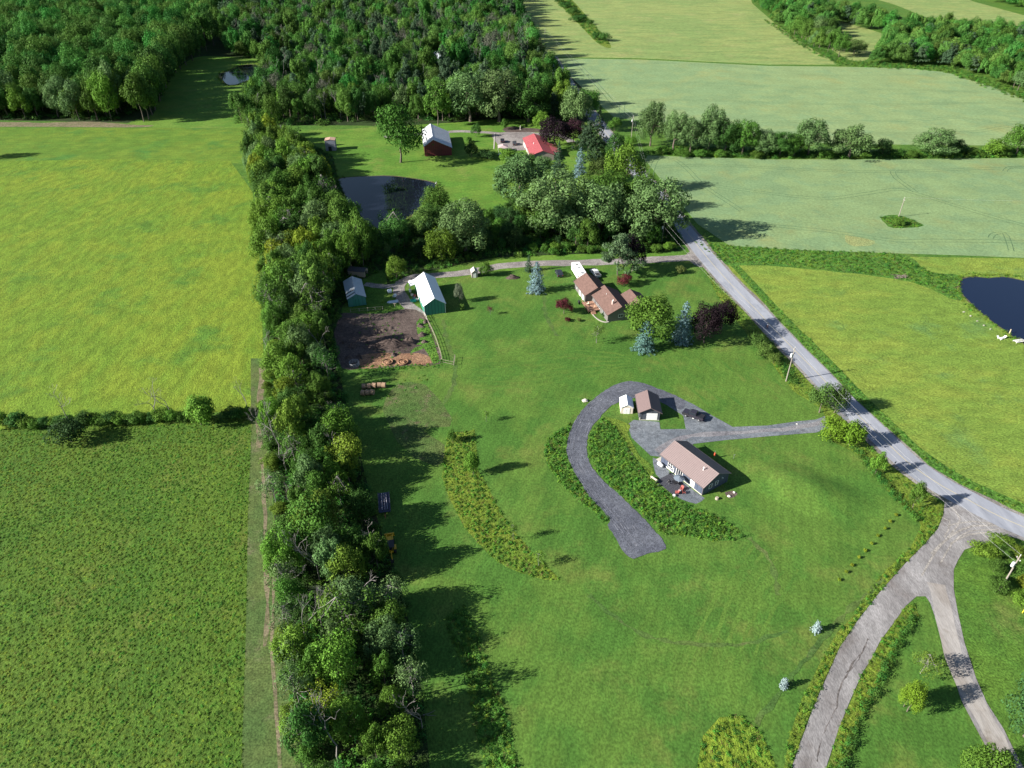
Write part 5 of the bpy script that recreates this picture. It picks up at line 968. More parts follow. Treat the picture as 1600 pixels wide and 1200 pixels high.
skin_body("shorts", T_, [(0, 1), (1, 2), (2, 3), (0, 4), (4, 5), (5, 6)], BLACK, p_)
MB().ball((.17, 0, 1.73), .13, .11, .12, 12, 8).obj("hair", paint("dark_hair", (.03, .02, .018), .7), p_, True)
for sy in (-.04, .04): MB().ball((.285, sy, 1.68), .012, .016, .012, 6, 4).obj("eye", BLACK, p_)
for (yy, zz) in ((.11, .27), (-.11, .17)): MB().box(-.02 if yy < 0 else .08, .2 if yy < 0 else .28, yy-.045, yy+.045, zz-.07, zz+.01).obj("shoe", BLACK, p_)
def photo_uv(x, y):
    c, s_ = math.cos(PITCH), math.sin(PITCH); zc = y*c+CAM_H*s_; return 800+FOC*x/zc, 600+FOC*(CAM_H*c-y*s_)/zc

# ------------------------------------------------------------------ ground cover
G1 = leaf_material("weed_leaf", (.085, .195, .024), isl=.3, objr=.4, hue=.03); G2 = leaf_material("dark_weed_leaf", (.066, .160, .025), isl=.3, objr=.35, hue=.02)
G3 = leaf_material("yellow_grass_blade", (.17, .26, .03), isl=.3, objr=.3, hue=.02); G4 = leaf_material("scrub_leaf", (.055, .145, .026), isl=.35, objr=.4, hue=.03)
G5 = leaf_material("seed_head", (.15, .11, .05), isl=.3, objr=.3)
t1 = tuft(1, 60, .26, mat=G1); t2 = tuft(2, 70, .22, mat=G2); t3 = tuft(3, 46, .24, up=1.8, asp=.3, mat=G3); t4 = tuft(4, 110, .16, mat=G4); t5 = tuft(5, 30, .2, mat=G5)
def pts(px, sp, seed, frac=1.0, holes=()):
    p = fill_points(px, sp, seed, holes=holes); r = random.Random(seed); return [q for q in p if r.random() < frac]
def clumpy(P, seed, sc=.12, th=0.0):
    from mathutils import noise
    return [p for p in P if noise.noise(Vector((p[0]*sc, p[1]*sc*.7, seed*3.1))) > th]
fw = [(-60, 690), (0, 672), (250, 650), (395, 652), (390, 740), (386, 900), (379, 1200), (376, 1260), (-60, 1260)]
t6 = tuft(1, 60, .26, mat=leaf_material("low_weed_leaf", (.082, .172, .024), isl=.3, objr=.4, hue=.02, drift=((.130, .195, .028), .05)))
scatter("field_weeds", pts(fw, .72, 3, .88), [(t6, 6, .75, .22), (t1, 1.6, .7, .3), (t2, .25, .8, .3), (t3, 1.2, .8, .2), (t5, .08, .6, .26)], seed=1)
hay = [(-60, 254), (170, 249), (360, 252), (395, 300), (405, 400), (412, 560), (402, 640), (250, 648), (0, 668), (-60, 672)]
mead = [(1118, 400), (1200, 400), (1400, 404), (1520, 500), (1620, 560), (1660, 830), (1500, 757), (1400, 678), (1290, 568), (1180, 456)]
bank = []
for i, (p, sp) in enumerate(((W1, .8), (W2, .8), (W4, .8))): bank += pts(p, sp, 20+i)
scatter("bank_weeds", bank, [(t1, 3, 1.0, .75), (t2, 2.5, 1.0, .85), (t4, .6, 1.2, 1.1), (t3, 1.2, .9, .6), (t5, .6, .9, .8)], seed=5)
scatter("bank_flowering_weeds", pts(W3, .8, 25)+pts(W5, .8, 26)+pts(W7, .8, 27), [(t1, 4, .9, .5), (t3, 3, .9, .45), (t5, .5, .8, .5), (t2, .8, 1.0, .6)], seed=6)
scatter("verge_weeds", pts(W6, .8, 28)+pts(W8, 1.1, 29, .8)+pts(W9, 1.2, 30, .7), [(t1, 2, .9, .55), (t3, 3, .9, .6), (t2, .7, 1.0, .6)], seed=7)
ditch = fill_points([(1195, 540), (1203, 535), (1250, 600), (1232, 600)], .8, 31)+fill_points([(1330, 700), (1340, 700), (1372, 740), (1400, 768), (1440, 812), (1430, 815), (1395, 778), (1362, 745)], .8, 32)+fill_points([(1428, 958), (1436, 962), (1414, 998), (1398, 1030), (1386, 1058), (1366, 1095), (1346, 1130), (1332, 1175), (1320, 1215), (1308, 1215), (1318, 1170), (1335, 1125), (1354, 1088), (1376, 1050), (1390, 1020)], .75, 33)
scatter("ditch_scrub", ditch, [(t2, 2, 1.2, 1.2), (t4, 2, 1.3, 1.4)], seed=8)
marg = [(1085, 378), (1200, 387), (1400, 395), (1450, 424), (1505, 432), (1500, 470), (1450, 448), (1400, 434), (1300, 422), (1200, 413), (1130, 410)]
scatter("margin_weeds", pts(marg, 1.5, 34)+pts([(1376, 340), (1412, 338), (1440, 350), (1438, 355), (1395, 356)], 1.0, 35), [(t1, 3, 1.5, .5), (t2, 1.5, 1.5, .55), (t3, 2, 1.4, .4), (t5, .8, 1.2, .5), (t4, .2, 1.8, .9)], seed=9)
reeds = []
for pp, m0, m1 in ((POND, .3, 2.2), (POND2, .2, 3.0), (POND3, 1, 4)):
    a = smooth_line(grow(pp, m0), True, 1.2); b = smooth_line(grow(pp, m1), True, 1.2); r = random.Random(3)
    for p, q in zip(a, b):
        for k in range(2): t = r.random(); reeds.append((p[0]*(1-t)+q[0]*t, p[1]*(1-t)+q[1]*t))
scatter("reeds", [p for p in reeds if not (G(690, 270)[0] > p[0] > G(545, 270)[0] and p[1] > G(600, 284)[1] and p[1] < 330)], [(t3, 3, 1.2, 1.1), (t1, 2, 1.2, .8)], seed=10)
scatter("barnyard_weed_growth", pts([(655, 498), (668, 506), (681, 530), (689, 568), (676, 566), (664, 545), (660, 520)], 1.1, 36)+pts([(575, 545), (600, 540), (628, 545), (620, 551), (585, 553)], 1.1, 37, .8)+pts([(548, 478), (610, 470), (660, 590), (560, 590), (565, 582), (680, 574), (664, 600), (610, 640), (590, 625)], 1.5, 38, .35)+pts([(560, 572), (690, 568), (690, 574), (560, 582)], 1.0, 39), [(t1, 2, .9, .35), (t2, 1, .9, .35)], seed=11)
HEDGE = [(380, 205), (420, 200), (470, 215), (520, 245), (528, 280), (545, 320), (560, 345), (600, 365), (600, 420), (560, 440), (535, 480), (522, 520), (530, 580), (545, 650), (560, 700), (575, 760), (598, 840), (622, 900), (645, 1000), (662, 1100), (676, 1250), (690, 1400), (500, 1400), (478, 1250), (462, 1150), (448, 1050), (440, 950), (432, 850), (425, 760), (420, 700), (412, 640), (425, 600), (415, 500), (410, 400), (398, 300), (385, 250)]
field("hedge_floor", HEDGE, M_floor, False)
scatter("hedge_undergrowth", pts(HEDGE, 1.9, 40), [(t4, 3, 2.4, 1.8), (t2, 2, 2.2, 1.5), (t1, 1, 2.0, 1.3)], seed=12)
GROVE = [(690, 420), (640, 430), (605, 445), (600, 400), (655, 345), (690, 325), (745, 345), (790, 320), (830, 300), (900, 305), (960, 290), (1010, 300), (1045, 335), (1066, 375), (1060, 392), (1000, 396), (900, 397), (830, 400), (770, 403), (730, 410)]
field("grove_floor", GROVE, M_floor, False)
scatter("grove_undergrowth", pts(GROVE, 2.1, 41), [(t4, 3, 2.6, 1.8), (t2, 2, 2.4, 1.5), (t1, 1, 2.2, 1.3)], seed=13)
scatter("field_hedge_growth", pts([(1000, 240), (1040, 228), (1200, 235), (1400, 238), (1600, 232), (1800, 232), (1800, 244), (1600, 246), (1400, 248), (1200, 248), (1100, 246)], 2.4, 42)+pts([(870, 5), (890, 0), (930, 40), (955, 70), (935, 68), (905, 38)], 3.5, 43, .7)+pts([(1190, 30), (1230, 45), (1270, 70), (1330, 95), (1480, 104), (1560, 130), (1620, 152), (1600, 160), (1470, 112), (1310, 103), (1250, 72)], 4, 44), [(t4, 3, 3.2, 2.2), (t1, 2, 3.0, 1.6), (t2, 2, 3.0, 2.0)], seed=14)

# ------------------------------------------------------------------ trees told apart one by one
COLS["lightgreen"] = (.088, .178, .03); COLS["olive2"] = (.11, .20, .026)
def T(name, kind, u, v, top, wpx, col, label, cat="tree", group=None, rs=None):
    return plant_px(name, kind, u, v, top, wpx*(1.12 if kind in ("willow", "broad") and wpx > 20 else 1), col, label, cat, group, rs)
T("willow_tree", "willow", 735, 190, 108, 72, "willow", "big pale willow tree before the middle wood above the red barn")
T("willow_tree", "willow", 780, 190, 106, 74, "willow", "wide pale willow tree at the wood's edge above the upper parking yard")
T("willow_tree", "willow", 825, 190, 118, 60, "deep", "deep green willow tree at the wood's edge left of the road")
T("roadside_tree", "broad", 900, 200, 134, 46, "willow", "pale round tree between the road and the middle wood")
T("roadside_tree", "tall", 684, 196, 128, 40, "green", "slim tree directly above the roof of the red barn")
T("roadside_tree", "broad", 1000, 330, 268, 50, "green", "green tree hiding the road between maple and willow")
T("roadside_tree", "broad", 918, 184, 140, 34, "green", "round green tree at the wood's corner where the upper drive meets the road")
T("roadside_tree", "broad", 962, 252, 208, 34, "deep", "deep green tree beside the road right of the tall dark conifer")
T("grove_tree", "broad", 950, 330, 268, 56, "green", "leafy tree below the blue spruce in the upper grove")
T("grove_tree", "broad", 905, 330, 272, 50, "lightgreen", "light green tree left of the leafy tree in the upper grove")
T("grove_tree", "broad", 838, 350, 300, 56, "green", "green tree at the left front of the upper grove")
T("grove_tree", "bush", 826, 258, 240, 26, "deep", "dark bush close to the lower left corner of the red roof", "shrub")
T("grove_tree", "bush", 848, 262, 243, 30, "willow", "greyish bush covering the lower wall of the red roofed house", "shrub")
T("lone_tree", "broad", 626, 254, 160, 68, "green", "tall full green tree standing alone on the mown grass beside the red barn")
T("willow_tree", "willow", 868, 362, 266, 100, "willow", "largest pale willow tree below the red roofed house")
T("willow_tree", "willow", 815, 316, 238, 78, "willow", "soft pale willow tree nearest the parked cars of the red roofed house")
T("willow_tree", "willow", 935, 368, 285, 82, "willow", "pale willow tree in the middle of the grove beside the road")
T("willow_tree", "willow", 1022, 372, 278, 92, (.085, .15, .05), "big yellowish green willow leaning over the road by the field drive")
T("maple_tree", "broad", 972, 300, 222, 54, "bright", "bright green rounded tree beside the bend of the road above the willows")
T("round_tree", "broad", 797, 262, 232, 38, "bright", "bright green round tree just left of the red roofed house front")
T("willow_tree", "willow", 727, 392, 312, 78, "willow", "pale willow tree right of the big pond")
T("yellow_tree", "broad", 690, 408, 360, 48, (.12, .19, .02), "yellow green tree under the willow right of the big pond")
T("round_tree", "broad", 684, 342, 292, 44, "green", "round green tree on the right shore of the big pond")
T("round_tree", "broad", 668, 372, 328, 52, (.07, .14, .03), "light green tree between the pond shore and the yellow green tree")
T("small_tree", "broad", 620, 436, 402, 32, "bright", "small light green tree above the drive left of the white roofed green barn")
T("birch_tree", "tall", 568, 418, 330, 40, "green", "slim tree with a pale bare trunk at the near end of the big pond")
T("grey_topped_tree", "sparse", 618, 378, 322, 46, "green", "tree with bare grey twigs in its top on the near shore of the big pond", rs=random.Random(2))
T("shore_tree", "broad", 622, 392, 340, 44, "deep", "dark green tree in front of the grey topped one by the pond")
T("tall_tree", "tall", 520, 424, 362, 40, "green", "slim green tree left of the birch behind the blue roofed shed")
T("spruce_tree", "dense_spruce", 905, 286, 232, 30, "blue", "blue spruce right of the red roofed house")
T("spruce_tree", "spruce", 872, 276, 222, 36, "pine", "dark green spruce touching the red roofed house on its right")
T("pine_tree", "spruce", 932, 250, 166, 50, (.04, .075, .03), "tall dark conifer beside the road behind the purple trees")
T("pine_tree", "pine", 918, 246, 182, 34, "pine", "shorter dark pine at the left foot of the tall roadside conifer")
T("purple_maple", "broad", 866, 232, 182, 46, "purple", "dark purple leaved tree behind the red roofed house")
T("purple_maple", "broad", 896, 224, 187, 34, (.06, .025, .035), "reddish purple tree squeezed between the larger purple tree and the dark conifer")
T("small_tree", "broad", 845, 204, 174, 24, "bright", "small bright green tree left of the purple trees on the far lawn")
T("small_tree", "broad", 744, 214, 193, 17, "deep", "small round dark tree beside the upper drive")
T("shrub", "bush", 788, 202, 186, 16, "green", "light shrub at the left end of the garden bed by the upper drive", "shrub")
T("shrub", "bush", 865, 238, 226, 22, "olive", "olive brown shrub between the red roof and the purple tree", "shrub")
T("round_tree", "broad", 935, 284, 248, 34, (.06, .10, .025), "olive green tree between the blue spruce and the bright roadside tree")
T("shrub", "bush", 737, 246, 220, 24, "dark", "dark shrub in the shade right of the red barn", "shrub")
T("shrub", "bush", 762, 248, 232, 30, "dark", "low dark shrub in the shade nearer the parked cars", "shrub")
T("shrub", "bush", 733, 222, 213, 9, "green", "tiny light shrub on the bark bed right of the red barn", "shrub")
T("columnar_tree", "broad", 960, 205, 183, 22, "green", "small vivid green tree by the road below the upper grain field")
T("hedge_bush", "bush", 985, 228, 212, 20, "bright", "yellow green bush at the foot of the far roadside pole", "shrub")
# brown roofed house garden
T("spruce_tree", "dense_spruce", 838, 456, 410, 32, "blue", "blue spruce on the lawn left of the brown roofed house")
T("spruce_tree", "spruce", 826, 424, 396, 18, "pine", "dark green young spruce behind the blue spruce by the farm drive")
T("spruce_tree", "dense_spruce", 1064, 534, 472, 36, "blue", "tall pointed blue spruce in front of the purple trees")
T("spruce_tree", "dense_spruce", 1007, 547, 502, 42, (.10, .19, .175), "broad blunt topped blue green spruce beside the lawn path")
T("yellow_tree", "broad", 1012, 528, 462, 76, (.092, .178, .024), "big yellow green tree shading the right end of the brown roofed house")
T("purple_maple", "broad", 1100, 536, 476, 46, "purple", "nearer dark purple tree right of the blue spruce")
T("purple_maple", "broad", 1126, 516, 470, 38, "purple", "farther dark purple tree close to the road shoulder")
T("pine_tree", "pine", 965, 430, 358, 54, (.09, .16, .075), "light green pine behind the brown roofed house")
T("purple_maple", "broad", 987, 424, 366, 34, (.018, .012, .018), "almost black tree behind the light green pine")
T("red_maple", "broad", 881, 490, 465, 24, "red", "round dark red leaved tree left of the wooden deck")
T("red_maple", "broad", 976, 446, 428, 24, "red", "dark red leaved tree in the bed behind the brown roofed house")
T("shrub", "bush", 887, 502, 496, 10, "red", "small dark red shrub in front of the red leaved tree", "shrub")
T("shrub", "bush", 905, 502, 497, 8, "olive", "little olive shrub on the bed by the deck", "shrub")
T("half_bare_tree", "sparse", 932, 536, 506, 26, "young", "thin half bare young tree on the lawn below the brown roofed house", rs=random.Random(5))
T("shrub", "bush", 1063, 427, 415, 17, "olive", "yellowish round shrub on the lawn near the road", "shrub")
T("shrub", "bush", 759, 430, 411, 25, "green", "round green shrub beside the small grey shed", "shrub")
T("shrub", "bush", 812, 402, 392, 10, "young", "tiny light shrub on the verge across the farm drive", "shrub")
T("shrub", "bush", 942, 495, 489, 9, "dark", "small clipped evergreen bush against the brown roofed house", "shrub")
T("small_tree", "broad", 718, 472, 444, 16, "grey", "small greyish tree in the shadow right of the white roofed barn")
T("sapling", "sparse", 766, 492, 478, 11, "red", "reddish young sapling on the open lawn")
T("shrub", "bush", 722, 484, 474, 8, "young", "small yellow green bush behind the green barn corner", "shrub")
# lawn trees
T("sapling", "sparse", 760, 659, 640, 12, "bright", "small staked sapling on the lawn above the long weed bank")
T("shrub", "bush", 739, 742, 708, 26, "bright", "tall vivid green bush growing out of the long weed bank", "shrub")
T("shrub", "bush", 707, 690, 672, 18, "green", "dark green bush at the top corner of the long weed bank", "shrub")
T("sapling", "sparse", 802, 844, 816, 15, "bright", "young tree on the right edge of the long weed bank")
T("sapling", "sparse", 842, 884, 862, 22, "bright", "lowest young tree on the right edge of the long weed bank", rs=random.Random(9))
T("small_spruce", "egg_spruce", 1274, 986, 972, 17, "bluelite", "small silvery blue spruce nearer the gravel road", "tree")
T("small_spruce", "egg_spruce", 1223, 1074, 1060, 16, "bluelite", "small silvery blue spruce further down the lawn", "tree")
T("young_tree", "sparse", 1438, 1052, 1018, 44, (.13, .21, .03), "airy yellow green young tree between the two gravel lanes", rs=random.Random(4))
T("young_tree", "broad", 1417, 1112, 1070, 30, (.125, .235, .02), "dense yellow green young tree nearer the bottom of the point of grass")
T("young_tree", "broad", 1412, 1104, 1072, 24, (.12, .21, .02), "smaller crown touching the dense young tree on its upper left")
T("roadside_tree", "broad", 1280, 645, 598, 38, (.07, .14, .03), "left one of two joined green trees above the stone drive mouth")
T("roadside_tree", "broad", 1303, 645, 604, 32, (.075, .15, .03), "right one of two joined green trees above the stone drive mouth")
T("roadside_bush", "bush", 1298, 683, 652, 44, (.125, .235, .02), "left bright yellow green bush below the stone drive mouth", "shrub")
T("roadside_bush", "bush", 1326, 695, 660, 42, (.125, .235, .02), "right bright yellow green bush below the stone drive mouth", "shrub")
T("roadside_tree", "tall", 1367, 741, 708, 26, "bright", "small forked green tree beside the road between bush and lane")
T("roadside_tree", "tall", 1425, 795, 754, 26, "green", "small tree with a long pale trunk near the gravel road mouth")
for (u, v, t, w, l) in ((1180, 540, 520, 26, "pale green bush topmost on the verge beside the road"), (1192, 556, 534, 28, "second bush down the verge beside the road"), (1208, 568, 552, 22, "third lower bush on the verge above the utility pole")):
    T("verge_bush", "bush", u, v, t, w, (.085, .15, .03), l, "shrub")
T("big_tree", "broad", 1600, 1150, 1068, 84, (.06, .135, .04), "large green tree cut by the right edge beside the gravel lane")
T("big_tree", "broad", 1522, 1232, 1168, 62, (.075, .15, .02), "green tree at the bottom edge beside the gravel lane")
T("pasture_bush", "bush", 1402, 352, 339, 16, "green", "round bush at the foot of the pole in the grain field", "shrub")
# scrub round the right hand utility pole
rs = random.Random(77)
for (x, y) in fill_points([(1512, 868), (1540, 852), (1600, 850), (1700, 880), (1720, 990), (1640, 965), (1590, 945), (1550, 920), (1535, 890)], 4.0, 50, .35):
    plant("scrub_bush", "bush", x, y, rs.uniform(3.6, 5.4), rs.uniform(2, 3.6), rs.choice([(.10, .17, .02), (.06, .12, .02), (.14, .19, .02)]), "rounded scrub bush in the thicket around the right hand utility pole", "shrub", "scrub bushes round the right hand pole", rs)
# bushes and trees between the two grain fields
for i, (u, v, t, w, k, c, l) in enumerate(((1016, 228, 156, 40, "willow", "willow", "leftmost tall willow of the field hedge by the road"), (1052, 234, 172, 44, "willow", "willow", "second willow of the field hedge with an open crown"), (1078, 238, 182, 40, "willow", "willow", "third grey green willow of the field hedge"), (1106, 236, 164, 46, "willow", "willow", "tallest forked willow near the left of the field hedge"), (1132, 240, 184, 42, "willow", "deep", "dark green willow in the dense left half of the field hedge"), (1160, 242, 186, 44, "willow", "green", "broad hedge tree left of the first gap in the field hedge"), (1192, 242, 202, 44, "willow", "willow", "low broad willow in the middle of the field hedge"), (1218, 244, 204, 40, "willow", "deep", "dark low tree right of the middle of the field hedge"), (1262, 243, 184, 52, "willow", "willow", "tall loose willow with a stepped crown in the field hedge"), (1240, 244, 208, 36, "willow", "green", "low tree leaning against the tall loose willow"), (1326, 246, 194, 60, "willow", "willow", "broad willow with two tiers standing apart in the field hedge"), (1378, 243, 217, 26, "broad", "dark", "small dark tree right of the two tiered willow"), (1458, 242, 199, 58, "willow", "willow", "wide spreading willow in the thin right part of the field hedge"), (1493, 240, 217, 26, "broad", "dark", "small dark tree touching the wide spreading willow"), (1548, 242, 218, 40, "bush", "bright", "yellow green bush near the right end of the field hedge"), (1586, 242, 196, 44, "broad", "green", "rising green tree at the right end of the field hedge"), (1625, 243, 190, 50, "broad", "green", "last tree of the field hedge cut by the right edge"))):
    T("hedge_tree", k, u, v, t, w, c, l)
for (u, v, w) in ((1035, 240, 22), (1065, 244, 26), (1095, 246, 24), (1125, 246, 20), (1180, 247, 24), (1290, 246, 26), (1350, 246, 24), (1400, 245, 24), (1425, 246, 20), (1520, 243, 26), (1565, 244, 26)):
    T("hedge_bush", "bush", u, v, v-12, w, "green", "low green bush at the foot of the hedge between the grain fields", "shrub", "low bushes under the field hedge", rs)
for (u, v, t, w, l) in ((874, 4, -6, 18, "topmost bush of the strip dividing the pale hay fields"), (882, 12, 2, 20, "second bush of the strip dividing the pale hay fields"), (896, 24, 12, 22, "pale bush in the middle of the dividing strip"), (904, 34, 22, 26, "dark bush in the middle of the dividing strip"), (922, 38, 30, 12, "small bush right of the dark one on the dividing strip"), (930, 62, 48, 14, "left one of two dark domed bushes at the strip's end"), (944, 64, 50, 20, "right and rounder one of two dark domed bushes at the strip's end")):
    T("strip_bush", "bush", u, v, t, w, "deep", l, "shrub")

# ------------------------------------------------------------------ hedgerow down the middle
MIX = [("broad", 5), ("tall", 4), ("willow", 2), ("sparse", 2), ("dead", .7)]
def pick(r, mix):
    s = sum(m[1] for m in mix); q = r.uniform(0, s)
    for k, w in mix:
        q -= w
        if q <= 0: return k
    return mix[0][0]
CW = [("green", "green"), ("deep", "deep green"), ("bright", "bright green"), ("willow", "grey green"), ("yellow", "yellow green"), ("lightgreen", "light green"), ("olive2", "olive green"), ("pine", "dark needled"), ("dark", "dark green")]
CWD = dict(CW)
noun = {"broad": "broad tree", "tall": "slender tree", "willow": "willowy tree", "sparse": "twiggy tree", "dead": "bare dead tree", "pine": "pine", "spruce": "spruce", "bush": "bush"}
def auto_label(k, ck, h, lo, hi, place):
    sz = "small" if h < lo+(hi-lo)*.33 else ("tall" if h > lo+(hi-lo)*.67 else "middling")
    return "%s %s%s %s" % (sz, "" if k in ("dead",) else CWD.get(ck, "green")+" ", noun[k], place)
def station(u, v):
    for lim, s_ in ((225, "level with the tall narrow shed"), (280, "level with the lone big tree"), (330, "left of the big pond"), (380, "just below the big pond"), (430, "level with the farm drive"), (490, "level with the blue roofed shed"), (560, "beside the barnyard"), (625, "level with the round bales"), (690, "at the left fields' hedge"), (750, "just above the dark wagon"), (810, "beside the dark wagon"), (870, "beside the yellow tractor"), (940, "just below the yellow tractor"), (1020, "level with the lower weed bank"), (1100, "near the forked fallen branch"), (9999, "at the bottom edge")):
        if v < lim: return s_
r = random.Random(404)
HT = [(395, 215), (420, 215), (470, 245), (505, 275), (520, 320), (545, 370), (575, 390), (585, 420), (545, 440), (525, 480), (510, 520), (515, 580), (528, 650), (540, 700), (556, 760), (578, 840), (598, 900), (620, 1000), (640, 1100), (655, 1260), (500, 1300), (482, 1200), (465, 1100), (455, 1000), (448, 900), (440, 800), (435, 740), (430, 700), (425, 640), (435, 600), (425, 500), (418, 400), (405, 300), (392, 250)]
names = {"broad": "broadleaf_tree", "tall": "slender_tree", "willow": "willow_tree", "sparse": "half_bare_tree", "dead": "dead_tree", "pine": "pine_tree", "spruce": "spruce_tree", "bush": "hedge_bush"}
desc = {"broad": "full crowned broadleaf tree", "tall": "slender upright green tree", "willow": "soft grey green willow like tree", "sparse": "thin half bare tree with grey twigs", "dead": "bare grey dead tree", "pine": "dark layered pine", "spruce": "dark conical spruce", "bush": "dense green bush"}
hp = [p for p in fill_points(HT, 6.1, 60)]
for (x, y) in hp:
    k = pick(r, MIX); far = y > 190
    h = r.uniform(8.5, 13.5) if y < 190 else r.uniform(11, 17); w = h*r.uniform(.62, .85)
    if k == "tall": h *= 1.1; w *= .78
    if k == "dead": h *= .8
    ck = r.choice(["green", "green", "deep", "bright", "lightgreen", "olive2", "willow", "bright"])
    if r.random() < .07: ck = "yellow"
    u, v = photo_uv(x, y); xs_ = sorted(photo_uv(q[0], q[1])[0] for q in hp if abs(q[1]-y) < 7); f_ = (u-xs_[0])/max(1, xs_[-1]-xs_[0])
    if f_ > .6 and y < 165: h *= .84; w *= .9
    side = "field side of tree row " if f_ < .33 else ("lawn side of tree row " if f_ > .67 else "mid tree row ")
    plant(names[k], k, x, y, w, h, COLS[ck], auto_label(k, ck, h, 8.5, 15, side+station(u, v)), "tree", "trees of the long tree row", r)
plant_px("yellow_tree", "broad", 545, 742, 682, 66, (.12, .185, .02), "bright yellow green tree bulging from the right side of the tree row", rs=r)
plant_px("yellow_tree", "broad", 455, 640, 590, 40, (.14, .19, .02), "yellow green tree near the lane gap in the tree row", rs=r)
for (u, v, t) in ((440, 720, 640), (425, 575, 520), (500, 905, 835), (520, 720, 665), (480, 1000, 940), (530, 1190, 1110), (560, 970, 900), (585, 870, 815), (505, 560, 505), (660, 1140, 1090)):
    plant_px("dead_tree", "dead", u, v, t, 30, "grey", "bare grey dead tree above the tree row "+station(u, v), "tree", "bare dead trees standing out of the tree row", r)
# low bushes along both sides of the row
for (x, y) in fill_points([(400, 300), (412, 300), (432, 500), (438, 600), (425, 690), (445, 760), (452, 850), (462, 950), (470, 1050), (486, 1150), (500, 1260), (478, 1260), (458, 1150), (440, 1050), (436, 950), (430, 850), (424, 760), (412, 700), (408, 640), (420, 590), (410, 500), (402, 400)], 4.0, 61, .3):
    if r.random() >= .72: continue
    w_b = r.uniform(3, 5); plant("hedge_bush", "bush", x, y, w_b, r.uniform(2, 4), r.choice([COLS["bright"], COLS["green"], (.10, .17, .02)]), ("low" if w_b < 4 else "broad")+" bush on the lane side of tree row "+station(*photo_uv(x, y)), "shrub", "bushes on the field side of the tree row", r)
# hedge between the two left fields
for i in range(30):
    u = 5+i*13.2; v = 668-i*.55+r.uniform(-3, 3); s = r.uniform(.8, 1.5)
    if 330 < u < 350: continue
    x, y = G(u, v); plant("hedge_bush", "bush", x, y, 3.6*s, 2.6*s, r.choice([COLS["green"], COLS["deep"], COLS["bright"]]), "dense bush in the low hedge of the left fields, "+("its left third" if u < 130 else ("its middle" if u < 260 else "its right third")), "shrub", "bushes of the hedge between the left fields", r)
T("hedge_bush", "bush", 315, 664, 622, 52, "bright", "tallest bright bush near the right end of the hedge between the left fields", "shrub")
T("hedge_bush", "bush", 112, 690, 655, 52, "dark", "dark bush swollen out below the left fields' hedge", "shrub")
for (u, v, t, l) in ((112, 668, 602, "leaning bare dead tree rising from the dark bush of the left hedge"), (247, 655, 600, "bare dead tree left one of the pair above the left hedge"), (268, 652, 602, "bare dead tree right one of the pair above the left hedge"), (388, 640, 598, "pale bare tree where the left hedge meets the tree row"), (8, 668, 648, "small bare dead tree at the left edge of the photo")):
    T("dead_tree", "dead", u, v, t, 30, "grey", l)

# ------------------------------------------------------------------ woods
def wood_spot(u, v):
    if u < 340:
        for lim, s_ in ((30, "at the photo's left edge"), (90, "left of its middle"), (150, "at its middle"), (210, "right of its middle")):
            if u < lim: return s_
        return "beside the shaded glade"
    for lim, s_ in ((430, "by the forest pond"), (500, "above the tall narrow shed"), (570, "left of the lone tree"), (650, "behind the lone tree"), (720, "behind the red barn"), (790, "behind the upper drive"), (850, "behind the red roofed house")):
        if u < lim: return s_
    return "beside the road"
def wood(px, sp, seed, limit, mix, zone, hr, holes=(), dens=1.0, cull=None):
    P = fill_points(px, sp, seed, .4, holes); P.sort(key=lambda p: p[1]); r = random.Random(seed)
    near, rest = P[:limit], P[limit:]
    for (x, y) in near:
        k = pick(r, mix); h = r.uniform(*hr); w = h*r.uniform(.6, .8)
        if k in ("tall",): w *= .85; h *= 1.05
        if k == "pine": w *= .75; h *= 1.12
        if k == "spruce": w *= .55
        if k == "dead": h *= .95
        if photo_uv(x, y)[0] > 150 and "left" in zone: h *= 1.25
        ck = "pine" if k in ("pine", "spruce") else r.choice(["green", "green", "deep", "deep", "lightgreen", "willow", "bright"])
        u, v = photo_uv(x, y); plant(names[k], k, x, y, w, h, COLS[ck], auto_label(k, ck, h, hr[0], hr[1], zone+" "+wood_spot(u, v)), "tree", "front trees of the woods", r)
    return rest
LMIX = [("broad", 8), ("tall", 1.5), ("willow", 1), ("sparse", .5)]
MMIX = [("broad", 4), ("tall", 2.4), ("pine", 2.2), ("willow", 1.5), ("sparse", 1), ("dead", .9)]
WL = [(-260, 186), (0, 187), (190, 189), (232, 168), (252, 125), (285, 92), (325, 62), (345, 20), (352, -60), (-260, -90)]
WM = [(360, 192), (385, 172), (408, 140), (424, 112), (418, 92), (362, 88), (352, 60), (352, 20), (360, -60), (800, -90), (808, 0), (818, 50), (845, 95), (862, 130), (880, 160), (905, 188), (890, 192), (860, 186), (800, 182), (720, 186), (700, 190), (640, 188), (560, 190), (500, 196), (420, 196)]
HOUSE_GAP = [(655, 122), (668, 88), (695, 88), (700, 122)]
for i, (u, v) in enumerate(((214, 190), (222, 186), (228, 180), (232, 172), (236, 165), (240, 158), (243, 151), (246, 144), (250, 137), (255, 129), (260, 121), (266, 114), (274, 108), (283, 102), (293, 95), (304, 88), (316, 80), (327, 72), (336, 62))):
    x, y = G(u, v); h = r.uniform(25, 31); ck = r.choice(["green", "deep", "deep", "lightgreen"]); k = r.choice(["broad", "broad", "tall"])
    plant(names[k], k, x+4, y, h*.6, h, COLS[ck], "%s %s on the left edge of the glade, %s" % (CWD[ck], noun[k], ("at the near end" if i < 5 else ("near the middle" if i < 11 else ("by the forest pond" if i < 15 else "at the far end")))), "tree", "tall trees along the glade", r)
